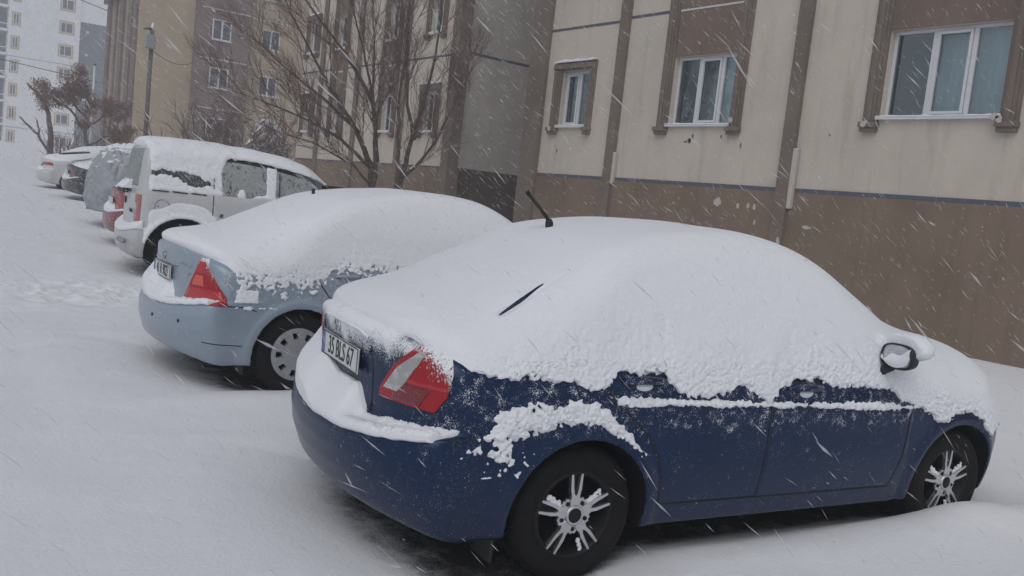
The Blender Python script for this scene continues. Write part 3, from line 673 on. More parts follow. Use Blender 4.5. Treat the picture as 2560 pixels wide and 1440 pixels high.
def build_blue():
    x, y, a = CARS['blue'][:3]; root = empty('parked_car', (x, y, 0), a)
    tag(root, 'dark blue saloon nearest the camera, half buried in snow, with five-spoke alloy wheels', 'car', 'parked cars in the row')
    make_body(root, 'body', fB, PB, .012, M_BLUE)
    snow_shell(root, snowB, (-1.1, -1.12, .44), (3.35, .98, 1.66), .0085)
    snow_shell(root, snowBf, (-1.1, -1.12, .44), (3.35, -.55, 1.03), .0046)
    for wx in (0, 2.5):
        build_wheel(root, wx, -.795, .302, .195, 'alloy', -1); build_wheel(root, wx, .795, .302, .195, 'plain', 1)
    # doors: slightly proud skins with dark gaps
    def door(zt, zb, xl, xr, name='door'):
        fn = lambda u, v: ((xl(zb+(zt-zb)*v)+(xr(zb+(zt-zb)*v)-xl(zb+(zt-zb)*v))*u, 0, zb+(zt-zb)*v), (0, -1, 0))
        return patch(name, fB, fn, 60, 40, .0022, M_BLUE, root, .006)
    rl = lin([(.33, .412), (.45, .405), (.55, .375), (.65, .31), (.72, .23), (.80, .12), (.90, .048)]); mid = lin([(.33, 1.005), (.6, 1.02), (.95, 1.02)]); fl = lin([(.33, 1.965), (.5, 2.02), (.77, 2.037), (.95, 2.03)])
    d1 = door(.915, .33, lambda z: float(rl(z))+.004, lambda z: float(mid(z))-.003); d2 = door(.905, .325, lambda z: float(mid(z))+.004, lambda z: float(fl(z))-.003)
    zz = np.linspace(.33, .93, 24)
    ribbon('door_gap', fB, [(float(rl(q)), q) for q in zz], .007, .003, M_BLACK, d1); ribbon('door_gap', fB, [(float(mid(q)), q) for q in zz], .007, .003, M_BLACK, d2)
    ribbon('door_gap', fB, [(float(fl(q)), q) for q in zz], .007, .003, M_BLACK, d2); ribbon('door_gap', fB, [(.405, .328), (1.0, .324), (1.96, .318)], .007, .003, M_BLACK, d1, n=60)
    ribbon('bumper_gap', fB, [(-.70, .672), (-.55, .665), (-.42, .655), (-.36, .63)], .005, .001, M_BLACK, root)
    for dd, hx, hz_ in ((d1, .255, .895), (d2, 1.24, .858)):
        hp, _ = shoot(fB, [(hx, 0, hz_)], [(0, -1, 0)]); hy = hp[0][1]
        h = MB(); h.tube([(hx-.11, hy-.006, hz_+.006), (hx-.09, hy-.022, hz_+.008), (hx, hy-.030, hz_+.010), (hx+.09, hy-.022, hz_+.006), (hx+.11, hy-.006, hz_+.004)], [.012, .016, .019, .016, .012], 10)
        hd = h.build('door_handle', M_BLUE, dd, True)
        cup = MB().lathe([(0, -.004), (.055, -.004), (.06, .004)], 28); 
        for i, v in enumerate(cup.v): cup.v[i] = (v[0]*1.1+hx, hy+v[1]-.0015, v[2]*.55+hz_-.016)
        cup.build('handle_recess', M_BLACK, dd, True)
        pl = MB(); n0 = len(pl.v); pl.lathe([(0, -.014), (.6, -.012), (.95, -.004), (1, .006)], 24)
        for i, v in enumerate(pl.v): pl.v[i] = (v[0]*.048+hx+.01, hy+v[1]-.004, v[2]*.020*(1.2 if v[2] < 0 else .8)+hz_-.022)
        pl.build('snow_clump', M_SNOW, dd, True)
    # tail lamps wrap the corner: rays fan out from an inner axis
    for tl, cf in side_lamp(root, fB, (.745, 1.045), [(0, 43), (.12, 43), (.5, 50), (.8, 58), (1, 65)], [(0, 66), (.25, 69), (.55, 70), (.8, 69.5), (1, 68)], M_LENS):
        rl0 = lin([(0, .07), (.5, .09), (1, .20)]); rl1 = lin([(0, .36), (.25, .40), (.7, .42), (1, .38)])
        patch('reversing_lens', fB, lambda u, v: cf(float(rl0(v))+float(rl1(v)-rl0(v))*u, .14+.64*v), 16, 24, .009, M_CLEAR, tl, .006)
        patch('lamp_band', fB, lambda u, v: cf(.34+.64*u, .31+.05*v), 24, 4, .0085, M_REDB, tl, .004)
        patch('lower_lens', fB, lambda u, v: cf(.30+.48*u, .03+.26*v), 24, 10, .0078, M_REDD, tl, .004)
    # boot lid: number plate recess, garnish, badge, script
    def rear_pt(yy, z, off=.004):
        P, D = shoot(fB, [(-.3, yy, z)], [(-1, 0, 0)]); return P[0]+D[0]*off
    bx = rear_pt(0, .85)[0]
    Mp = Matrix(((0, 0, -1, bx-.008), (-1, 0, 0, 0.0), (0, 1, 0, .852), (0, 0, 0, 1)))
    plate(root, Mp, '35 BLS 67')
    arc = [(-.33, .90), (-.328, .94), (-.31, .972), (-.26, .988), (-.13, .995), (0, .997), (.13, .995), (.26, .988), (.31, .972), (.328, .94), (.33, .90)]
    MB().tube([tuple(rear_pt(yy, z, .001)) for yy, z in arc], .007, 8).build('plate_garnish', M_BLUE, root, True)
    rb = MB(); rb.lathe([(.036, -.003), (.040, -.006), (.044, -.003), (.044, .004), (.036, .004)], 40)
    bz, by = .965, .04
    bxx = rear_pt(by, bz)[0]
    for i, v in enumerate(rb.v): rb.v[i] = (bxx+v[1]-.002, by+v[0], bz+v[2]*.72)
    bd = rb.build('badge', M_CHROME, root, True)
    text_mesh('badge_letter', 'H', .062, M_CHROME, bd, Matrix(((0, 0, -1, bxx-.003), (-1, 0, 0, by), (0, 1, 0, bz), (0, 0, 0, 1))), .002, 1.0, .5)
    sx = rear_pt(-.50, .935); s2 = rear_pt(-.40, .935); dx = (sx-s2); dx = dx/np.linalg.norm(dx); up = np.array((0, 0, 1.)); nrm = np.cross(dx, up)
    Ms = Matrix(((dx[0], 0, nrm[0], sx[0]+nrm[0]*.006+.004), (dx[1], 0, nrm[1], -.475), (0, 1, 0, .945), (0, 0, 0, 1)))
    text_mesh('model_script', 'ACCENT', .042, M_CHROME, root, Ms, .002, 1.0, .2)
    MB().tube([tuple(rear_pt(-.345, z, -.001)) for z in (.63, .70, .80, .90)], .004, 6).build('lid_seam', M_BLACK, root, True)
    # added body-blue strip for the bare pillar edge, showing through a slit in the snow at the rear window corner
    MB().tube([(-.385, -.640, 1.135), (-.29, -.616, 1.186), (-.18, -.590, 1.250), (-.08, -.574, 1.303), (-.02, -.570, 1.333)], [.003, .012, .011, .007, .001], 8).build('bare_pillar_edge', M_BLUE, root, True)
    # mirror
    sq = lambda a, b: a*((abs(a)**3+abs(b)**3)**(1/3)/math.hypot(a, b))**-1*.96 if math.hypot(a, b) > 1e-6 else a
    mx, my, mz = MIR; mb = MB(); mb.lathe([(0, .07), (.05, .065), (.075, .04), (.082, 0), (.080, -.012), (.072, -.012)], 28)
    for i, v in enumerate(mb.v): mb.v[i] = (mx-.02+v[1]*1.2, my+sq(v[0], v[2])*1.22, mz+sq(v[2], v[0])*.84-.005)
    mo = mb.build('door_mirror', M_BLACK, root, True)
    gl = MB(); gl.lathe([(.074, -.010), (.0, -.012)], 28)
    for i, v in enumerate(gl.v): gl.v[i] = (mx-.02+v[1]*1.2+.004, my+sq(v[0], v[2])*1.20, mz+sq(v[2], v[0])*.80-.001)
    gl.build('mirror_glass', M_MIRROR, mo, True)
    ms = MB()
    for k in range(15):
        u = -1+2*k/14; h = math.sqrt(max(0, 1-u*u))
        for q in range(5): t_ = q/4; ms.v.append((mx-.036-.010*math.sin(math.pi*t_), my+u*.082, mz-.005-h*.056+(h*.056+.012+.010*math.sin(5*u)-.03*u)*t_))
    for k in range(14):
        for q in range(4): ms.f.append((5*k+q, 5*k+q+1, 5*k+q+6, 5*k+q+5))
    ms.build('snow_clump', M_SNOW, mo, True)
    MB().tube([(mx+.0, my+.04, mz-.06), (mx-.01, my+.08, mz-.09), (mx, -.80, .925)], [.026, .024, .03], 10).build('mirror_arm', M_BLACK, mo, True)
    # aerial
    MB().tube([(.20, 0, 1.44), (.19, 0, 1.525), (.185, 0, 1.540)], [.022, .020, .014], 12).tube([(.19, 0, 1.53), (.14, .01, 1.585), (.07, .03, 1.655)], [.010, .009, .009], 8).tube([(.07, .03, 1.655), (.06, .032, 1.668)], [.011, .011], 8).build('aerial', M_BLACK, root, True)
    # mud flap
    MB().box(-.392, -.376, -.79, -.64, .12, .38).build('mud_flap', M_BLACK, root, bevel=.004)
    return root
build_blue()
print('blue', time.time()-T0)

# ---- pale blue saloon
PL = dict(wb=2.6, ledz=.3, bz=.60, ledge=0, hub=.31, ra=.345,
  top=[(-1.3, .98), (-1.0, 1.015), (-.85, 1.03), (-.7, 1.035), (-.5, 1.05), (-.3, 1.12), (0, 1.28), (.3, 1.41), (.7, 1.47), (1.1, 1.48), (1.5, 1.44), (1.8, 1.32), (2.1, 1.12), (2.35, .98), (2.7, .92), (3.1, .83), (3.3, .72), (3.5, .55), (3.8, .3)],
  w=[(0, .74), (.2, .79), (.3, .82), (.45, .845), (.62, .85), (.80, .845), (.90, .835), (.97, .815), (1.03, .79), (1.12, .745), (1.3, .67), (1.42, .60), (1.6, .45)], kt=.07, kr=.045,
  rear=[(0, -.80), (.2, -.84), (.3, -.88), (.42, -.915), (.52, -.92), (.575, -.905), (.60, -.88), (.62, -.815), (.68, -.80), (.80, -.80), (.92, -.80), (.98, -.80), (1.05, -.80), (1.3, -.7)],
  front=[(0, 3.2), (.25, 3.36), (.45, 3.42), (.6, 3.42), (.7, 3.38), (.8, 3.3), (1.0, 3.0), (1.5, 2.4)])
fL, WL_ = sedan_body(PL)
M_PALE = mat_paint('pale_blue_paint', (.285, .35, .42), .15, (1.0, .85), (-.9, -.7), dirt=.10, powder=(-.75, .6, .70, .92))
stopL = curve([(-1.3, .95), (-1.0, 1.0), (-.9, 1.045), (-.82, 1.085), (-.7, 1.125), (-.5, 1.165), (-.35, 1.205), (-.1, 1.31), (.1, 1.40), (.36, 1.50), (.7, 1.565), (1.0, 1.60), (1.4, 1.605), (1.8, 1.56), (2.1, 1.44), (2.4, 1.24), (2.7, 1.08), (3.1, .96), (3.35, .82), (3.5, .66), (3.8, .3)])
edgeL = lin([(-1.2, 1.0), (-.84, 1.0), (-.80, .985), (-.755, .93), (-.70, .88), (-.62, .84), (-.57, .80), (-.5, .76), (-.35, .755), (-.17, .74), (.07, .78), (.2, .86), (.3, .89), (.8, .88), (2.0, .85), (3.3, .7)])
def sideL(x, z, nz, nz2, nz3):
    e = z-edgeL(x)-.02*nz2; s = e-.06
    m = np.clip(e-.045, -.3, .25)*.22+.050*nz3+.022*nz-.002; m = np.where(e < -.07, -.05, m)
    q = np.maximum(np.abs(x+.45)-.115, np.abs(z-.735)-.045); q = .004-q+.006*nz3
    zl = .655+.0*x; s3 = .007-np.abs(z-zl)+.02*nz+.02*nz3; s3 = np.where((x > -.72) & (x < -.20), s3, -.1)
    return s, np.maximum(np.maximum(m, q), s3)
snowL, snowLf = [sedan_snow(PL, WL_, stopL, sideL, None, band=b_, clump=.55, gmax=.005, tmax=.026, rear0=.02, krs=.07) for b_ in ('high', 'low')]
def build_pale():
    x, y, a = CARS['pale'][:3]; root = empty('parked_car', (x, y, .005), a)
    tag(root, 'pale silvery blue saloon with plastic hubcaps, between the dark blue car and the van', 'car', 'parked cars in the row')
    make_body(root, 'body', fL, PL, .014, M_PALE)
    snow_shell(root, snowL, (-1.05, -.98, .44), (3.5, .98, 1.68), .011); snow_shell(root, snowLf, (-1.05, -.98, .44), (1.6, -.55, 1.03), .0062)
    for wx in (0, 2.6):
        build_wheel(root, wx, -.80, .312, .200, 'cover', -1, .31); build_wheel(root, wx, .80, .312, .2, 'plain', 1, .31)
    rl = lin([(.33, .42), (.45, .41), (.55, .38), (.65, .31), (.75, .20), (.90, .08)]); mid = lin([(.33, 1.06), (.95, 1.07)]); fr = lin([(.33, 2.03), (.95, 2.10)])
    d1 = side_door(root, fL, .33, .90, lambda z: rl(z)+.004, lambda z: mid(z)-.003, M_PALE); d2 = side_door(root, fL, .33, .90, lambda z: mid(z)+.004, lambda z: fr(z)-.003, M_PALE)
    zz = np.linspace(.33, .92, 20)
    ribbon('door_gap', fL, [(float(rl(q)), q) for q in zz], .007, .003, M_BLACK, d1); ribbon('door_gap', fL, [(float(mid(q)), q) for q in zz], .007, .003, M_BLACK, d2)
    for dd, hx in ((d1, .34), (d2, 1.32)):
        hp, _ = shoot(fL, [(hx, 0, .91)], [(0, -1, 0)]); hy = hp[0][1]
        MB().tube([(hx-.10, hy, .91), (hx-.07, hy-.028, .912), (hx+.07, hy-.028, .912), (hx+.10, hy, .91)], .013, 8).build('door_handle', M_PALE, dd, True)
    ribbon('bumper_gap', fL, [(-.74, .672), (-.56, .664), (-.40, .655), (-.34, .63)], .007, .002, M_BLACK, root)
    for tl, cf in side_lamp(root, fL, (.665, .975), [(0, 49), (.3, 53), (.7, 58), (1, 61)], [(0, 77), (.2, 76), (.5, 71), (.8, 67), (1, 66)], M_LENS):
        patch('indicator_lens', fL, lambda u, v: cf(.12+.42*u, .36+.24*v), 16, 10, .008, M_ORANGE, tl, .004)
        patch('brake_lens', fL, lambda u, v: cf(.10+.60*u, .66+.26*v), 16, 10, .008, M_REDB, tl, .004)
        patch('lower_lens', fL, lambda u, v: cf(.04+.9*u, .04+.26*v), 16, 10, .0075, M_REDB, tl, .004)
    pz = .815; bx = rear_point(fL, 0, pz)[0]
    plate(root, at_rear(bx-.008, 0.0, pz), '41 R 9027')
    MB().tube([tuple(rear_point(fL, yy, .885, .001)) for yy in np.linspace(-.34, .34, 9)], .010, 8).build('plate_garnish', M_PALE, root, True)
    rb = MB(); rb.lathe([(.030, -.003), (.034, -.006), (.038, -.003), (.038, .004), (.030, .004)], 40); q = rear_point(fL, 0, .925)
    for i, v in enumerate(rb.v): rb.v[i] = (q[0]+v[1]-.002, q[1]+v[0], q[2]+v[2]*.7)
    rb.build('badge', M_CHROME, root, True)
    for txt, yy, zz_, sz in (('COROLLA', -.47, .905, .036), ('XLi', -.52, .845, .034)):
        q = rear_point(fL, yy, zz_); q2 = rear_point(fL, yy+.08, zz_); dx = (q-q2)/np.linalg.norm(q-q2); nrm = np.cross(dx, (0, 0, 1.))
        text_mesh('model_script', txt, sz, M_CHROME, root, Matrix(((dx[0], 0, nrm[0], q[0]+nrm[0]*.004), (dx[1], 0, nrm[1], q[1]), (0, 1, 0, zz_), (0, 0, 0, 1))), .002, .9, .1)
    MB().tube([tuple(rear_point(fL, yy, z, -.001)) for yy, z in ((-.50, .64), (-.52, .70), (-.60, .82), (-.68, .96))], .004, 6).build('lid_seam', M_BLACK, root, True)
    for yy, zq in ((-.62, .52), (-.22, .50)):
        q = rear_point(fL, yy, zq, .0); m = MB(); m.tube([tuple(q+np.array((.006, 0, 0))), tuple(q-np.array((.006, 0, 0)))], .012, 14); m.build('parking_sensor', M_BLACK, root, True)
    ribbon('bumper_strip', fL, [(-.70, .40), (-.55, .385), (-.42, .375)], .006, .002, M_BLACK, root)
    MB().box(-.405, -.385, -.80, -.66, .16, .36).build('mud_flap', M_BLACK, root, bevel=.004)
    MB().tube([(.34, 0, 1.44), (.33, 0, 1.535)], [.016, .014], 10).build('aerial_base', M_BLACK, root, True)
build_pale()
print('pale', time.time()-T0)

# ---- white panel van with windows
PV = dict(wb=2.66, ledz=.3, bz=.60, ledge=0, hub=.385, ra=.475, kt=.16, kr=.07, rk=.45, zb=.30,
  top=[(-1.3, 1.6), (-1.0, 1.72), (-.75, 1.79), (-.4, 1.82), (.3, 1.83), (1.0, 1.81), (1.5, 1.74), (1.8, 1.62), (2.05, 1.42), (2.35, 1.17), (2.55, 1.06), (2.9, 1.0), (3.2, .90), (3.4, .72), (3.8, .3)],
  w=[(0, .80), (.25, .83), (.5, .875), (.9, .885), (1.18, .88), (1.24, .865), (1.5, .83), (1.75, .775), (1.9, .70), (2.1, .5)],
  rear=[(0, -.66), (.35, -.70), (.45, -.73), (.58, -.73), (.61, -.71), (.625, -.63), (.8, -.625), (1.2, -.62), (1.5, -.595), (1.75, -.56), (2.0, -.48)],
  front=[(0, 3.3), (.25, 3.42), (.45, 3.46), (.7, 3.42), (.9, 3.3), (1.1, 3.0), (1.5, 2.5), (2, 1.9)])
fV, WV_ = sedan_body(PV)
M_VANW = mat_paint('white_van_paint', (.50, .51, .51), .0, dirt=.55, powder=(-.5, .5, .75, 1.15))
def mat_frostglass(name, cover, sc):
    t = NT(name); a = t.noise(sc, 4, .7, t.mapping((1, 1, .55))); b = t.noise(6, 3)
    m = t.ramp(t.math('ADD', t.math('MULTIPLY', a, .8), t.math('MULTIPLY', b, .3)), cover, cover+.16); c = t.mix(m, (.03, .036, .036), (.30, .325, .325))
    return t.done(t.bsdf(c, t.math('ADD', .15, t.math('MULTIPLY', m, .7)), t.bump(m, .7, .008)))
M_FROST = mat_frostglass('frosted_glass', .38, 38); M_FROST2 = mat_frostglass('wet_dark_glass', .54, 60)
wtop = lin([(.40, 1.70), (.55, 1.72), (1.05, 1.68), (1.56, 1.60), (1.8, 1.54), (2.0, 1.46)])
def snowV(x, y, z):
    ay = np.abs(y); nz = vnoise(x, y, z, .07); nz2 = vnoise(x, y, z, .2); nz3 = vnoise(x, y, z, .035); L1 = lumps(x, y, z*.9, .04)
    zt = curveV(x+.16*(ay/.8)**2*sstep(1.2, 2.0, x))-.04*(ay/.8)**2-.10*(ay/.8)**6
    ft = z-zt+.02*vnoise(x, y, z, .35)+.02*vnoise(x, y, z, .15)
    ed = 1.215-.03*sstep(-.2, -.5, x)*0
    s = z-ed+.02*nz2
    # openings where the glass shows
    lo = lin([(-.5, 1.44), (-.46, 1.40), (-.3, 1.425), (-.19, 1.415), (-.05, 1.36), (.07, 1.315), (.2, 1.31), (.33, 1.34)])(x); up = lin([(-.5, 1.45), (-.42, 1.475), (-.2, 1.475), (0, 1.465), (.16, 1.44), (.30, 1.38), (.33, 1.34)])(x)
    h1 = np.minimum(np.minimum(z-lo, up-z), np.minimum(x+.49, .34-x))+.055*nz3+.03*nz
    wl = lin([(1.1, .50), (1.3, .47), (1.5, .45), (1.72, .52)])(z)
    h2 = np.minimum(np.minimum(x-wl, 1.06-x), np.minimum(z-1.20, wtop(x)-z))
    fing = np.exp(-(((x-.72-.1*(z-1.2))/.045)**2))*sstep(1.36, 1.30, z)*.2+np.exp(-(((x-.98)/.07)**2))*sstep(1.30, 1.2, z)*.2
    h2 = h2-fing+.015*nz+.015*nz3
    h3 = np.minimum(np.minimum(x-1.20, 1.97-x), np.minimum(z-1.23, wtop(x)-z))+.008*nz3
    h4 = np.where((x > .52) & (x < 2.0), .020-np.abs(z-wtop(x)-.004)+.012*nz3+.02*nz-.016*sstep(.75, .55, x), -.1)
    hole = np.maximum(np.maximum(h1, h4), np.maximum(h2, h3))
    # crust over the wheel arch
    r1 = np.hypot(x, z-.385); s2 = np.minimum(.69-r1+.03*nz2-.02*x, z-(.50+.30*(x+.45)))-.01; s2 = np.minimum(s2, np.minimum(x+.50, .42-x)); s2 = s2*.35-.002+.015*nz2
    sm = np.maximum(np.minimum(s+.012*nz3, -hole*1.0), s2)
    t = (.006*nz3+.008*nz)*sstep(0, .02, sm)+np.clip(sm*.5, -.03, .010-.007*(z < 1.18))+sstep(-.01, .01, sm)*(.003+.010*(L1-.45)*(1-.5*(z < 1.18)))+.03*sstep(1.60, 1.80, z)*sstep(0, .04, sm)
    t = np.where(y < 0, t, np.where(z > 1.2, .015, -.03))
    w = WV_(z)*(1-.06*np.clip((-.35-x)/.6, 0, 1.5)**2-.10*np.clip((x-2.76)/.75, 0, 1.5)**2)+.014*np.exp(-((r1-.505)/.035)**2)
    fs = (ay-w-t)*.95
    cur = .45*(.10*(ay/.75)**2+.06*(ay/.75)**4); zq = z-.07*(ay/.8)**2
    tr = np.interp(z, [1.72, 1.80, 1.90], [-.04, .0, .03]); fr = (lin(PV['rear'])(zq)+cur-x-tr)*.9
    ff = (x-curve(PV['front'])(np.minimum(z, 1.0))+.14*(ay/.8)**2+.16*(ay/.8)**4-.03)*.85
    f = smax(ft, fs, .14); f = smax(f, fr, .06); f = smax(f, ff, .1); f = np.maximum(f, .5-z)
    f = np.maximum(f, np.minimum(np.maximum(h4, np.maximum(h2, h3)), -y-.5))
    xb = -.73+cur; zs = .63+.07*(ay/.8)**2+np.clip((x-xb)*.9, -.1, .09)+.008*nz
    fl = np.maximum(np.maximum(z-zs, xb-x), .60+.07*(ay/.8)**2-z); fl = np.maximum(fl, (ay-w-.02)); fl = smax(fl, x+.50, .03); f = smin(f, fl, .02)
    f = np.maximum(f, -np.maximum(r1-.485, .5-ay)); return f
curveV = curve([(-1.3, 1.5), (-1.0, 1.70), (-.78, 1.80), (-.62, 1.87), (-.42, 1.92), (0, 1.935), (.5, 1.935), (1.0, 1.90), (1.5, 1.83), (1.8, 1.74), (2.05, 1.57), (2.35, 1.32), (2.6, 1.16), (3.0, 1.08), (3.3, .95), (3.8, .3)])
def build_van():
    x, y, a = CARS['van'][:3]; root = empty('parked_van', (x, y, .054), a)
    tag(root, 'white passenger van with streaked snow over its side windows and a tall red tail lamp', 'van')
    make_body(root, 'body', fV, PV, .022, M_VANW, hi=(3.7, .98, 2.0))
    snow_shell(root, snowV, (-1.0, -1.0, .48), (3.6, .98, 2.02), .014, mat=M_SNOWC)
    for wx in (0, 2.66):
        build_wheel(root, wx, -.83, .335, .2, 'plain', -1, .335); build_wheel(root, wx, .83, .335, .2, 'plain', 1, .335)
    def win(x0, x1, z0, zt, mat):
        fn = lambda u, v: ((x0+(x1-x0)*u, 0, z0+(float(zt(x0+(x1-x0)*u))-z0)*v), (0, -1, 0)); return patch('side_window', fV, fn, 30, 20, .003, mat, root, .006)
    win(-.44, .31, 1.28, lin([(-.5, 1.55), (.4, 1.56)]), M_FROST2)
    win(.42, 1.10, 1.22, lambda q: wtop(q)-.02, M_FROST); win(1.20, 2.0, 1.22, lambda q: wtop(q)-.02, M_FROST)
    ribbon('window_rubber', fV, [(q, float(wtop(q))+.0) for q in np.linspace(.50, 2.0, 12)], .055, .006, M_BLACK, root)
    ribbon('pillar', fV, [(1.235, 1.25), (1.235, 1.60)], .012, .03, M_BLACK, root)
    dr = side_door(root, fV, .60, 1.21, lambda z: .365+0*z, lambda z: 1.22+0*z, M_VANW, 'sliding_door')
    ribbon('door_gap', fV, [(.357, .62), (.357, 1.21)], .010, .005, M_BLACK, dr); ribbon('door_gap', fV, [(.352, 1.30), (.352, 1.44)], .010, .028, M_BLACK, dr); ribbon('door_gap', fV, [(.345, 1.70), (.345, 1.76)], .008, .05, M_BLACK, dr)
    for xa, xb in ((-.42, -.22), (-.17, .02), (.07, .26)): ribbon('sliding_rail', fV, [(xa, 1.21+.0*xa), (xb, 1.205)], .014, .012, M_BLACK, root)
    c = [(-.288+.092*math.cos(t), .995+.098*math.sin(t)) for t in np.linspace(0, 2*math.pi, 40)]
    fc = ribbon('fuel_flap', fV, c, .006, .003, M_BLACK, root, n=60)
    hp, _ = shoot(fV, [(-.34, 0, 1.0)], [(0, -1, 0)]); MB().tube([tuple(hp[0]+np.array((0, .004, 0))), tuple(hp[0]-np.array((0, .004, 0)))], .008, 10).build('flap_lock', M_BLACK, fc, True)
    hp, _ = shoot(fV, [(.473, 0, .945)], [(0, -1, 0)]); MB().tube([tuple(hp[0]+np.array((0, .004, 0))), tuple(hp[0]-np.array((0, .008, 0)))], .026, 18).build('door_lock', M_BLACK, dr, True)
    for tl, cf in side_lamp(root, fV, (.77, 1.13), [(0, 68), (.3, 68), (.33, 71.5), (.65, 71.5), (.72, 68), (1, 68)], [(0, 76.5), (.25, 76.5), (.6, 77), (1, 77)], M_RED, x0=-.35):
        patch('clear_lens', fV, lambda u, v: cf(-.38+.36*u, .34+.31*v), 6, 10, .006, M_CLEAR, tl, .004)
    # rear window, handle, badge and plate recess
    fn = lambda u, v: ((-.3, -.66+1.32*u, 1.24+.50*v), (-1, 0, 0)); patch('rear_window', fV, fn, 30, 16, .004, M_FROST, root, .006)
    MB().box(-.715, -.645, -.35, .35, 1.13, 1.19).build('tailgate_handle', M_BLACK, root, bevel=.01)
    q = rear_point(fV, .08, 1.02); MB().tube([tuple(q+np.array((.01, 0, 0))), tuple(q-np.array((.012, 0, 0)))], [.05, .045], 24).build('badge', M_BLACK, root, True)
    for zz_, tx in ((.90, 'TOURNEO'), ):
        q = rear_point(fV, -.42, zz_); text_mesh('model_script', tx, .07, M_BLACK, root, at_rear(q[0]-.004, -.42, zz_), .002)
    sn = MB(); sn.prism([(-.74, 1.19), (-.60, 1.19), (-.60, 1.32), (-.66, 1.28)], -.36, .36, lambda x, z, yy: (x, yy, z)).build('snow_clump', M_SNOW, root, bevel=.01)
    MB().tube([(-.715, -.70, .50), (-.73, -.3, .50)], .03, 8).build('bumper_trim', M_STEEL, root, True)
build_van()
print('van', time.time()-T0)

# ---- cars further down the row
def saloon(key, label, paint, lampmat, zr, a0, a1, edge, h=.035, patches=0):
    x, y, a = CARS[key][:3]; root = empty('parked_car', (x, y, float(hz(y))), a); tag(root, label, 'car', 'parked cars in the row')
    P = dict(PL); f, W = sedan_body(P)
    make_body(root, 'body', f, P, h, paint)
    def side(x, z, nz, nz2, nz3):
        s = z-(edge(x)+.05*nz2+.04*nz); m = s+.03*nz
        if patches:
            m = np.maximum(m, np.where(z > .45, -.02+.20*nz2*patches, -.1))
        return s, m
    sn = sedan_snow(P, W, stopL, side, None, clump=.6, rear0=-.045)
    snow_shell(root, sn, (-1.05, -.98, .44), (3.5, .98, 1.66), .028, newton=1)
    for wx in (0, 2.6):
        build_wheel(root, wx, -.80, .312, .2, 'plain', -1, .31); build_wheel(root, wx, .80, .312, .2, 'plain', 1, .31)
    side_lamp(root, f, zr, a0, a1, lampmat, n=20)
    bx = rear_point(f, 0, .8)[0]; MB().box(-.26, .26, -.055, .055, 0, .01).build('number_plate', M_PLATE, root).data.transform(at_rear(bx-.012, 0, .80))
    zz = np.linspace(.34, .9, 8); ribbon('door_gap', f, [(1.06, q) for q in zz], .010, .004, M_BLACK, root)
    return root
M_REDP = mat_paint('faded_red_paint', (.22, .03, .04), .1, dirt=.2, powder=(-1.2, .8, .30, 1.0))
M_DARKP = mat_paint('charcoal_paint', (.035, .037, .042), .3, dirt=.2, powder=(-1.2, .8, .30, 1.0))
M_WHITEP = mat_paint('white_paint', (.58, .58, .57), .0, dirt=.2)
flat = lin([(-1, .86), (3.5, .86)])
rc = saloon('red', 'red saloon mostly hidden behind the white van, snow heaped on its boot', M_REDP, M_RED, (.70, .92), [(0, 42), (1, 50)], [(0, 70), (1, 68)], lin([(-1.1, .80), (-.6, .78), (3.5, .8)]), .03, .5)
dk = saloon('dark', 'charcoal saloon with one small red lamp and blown snow, behind the covered car', M_DARKP, M_RED, (.72, .86), [(0, 52), (1, 55)], [(0, 62), (1, 60)], lin([(-1.1, .95), (3.5, .95)]), .035, .45)
wc = saloon('white', 'white saloon at the far end of the row with a long thin red lamp', M_WHITEP, M_RED, (.80, .90), [(0, 30), (1, 32)], [(0, 77), (1, 75)], lin([(-1.1, .95), (3.5, .95)]), .035, 0)
sp = MB().prism([(-1.0, 1.30), (-.35, 1.42), (-.30, 1.385), (-.98, 1.265)], -.5, .5).build('rear_spoiler', M_BLACK, dk, bevel=.01)
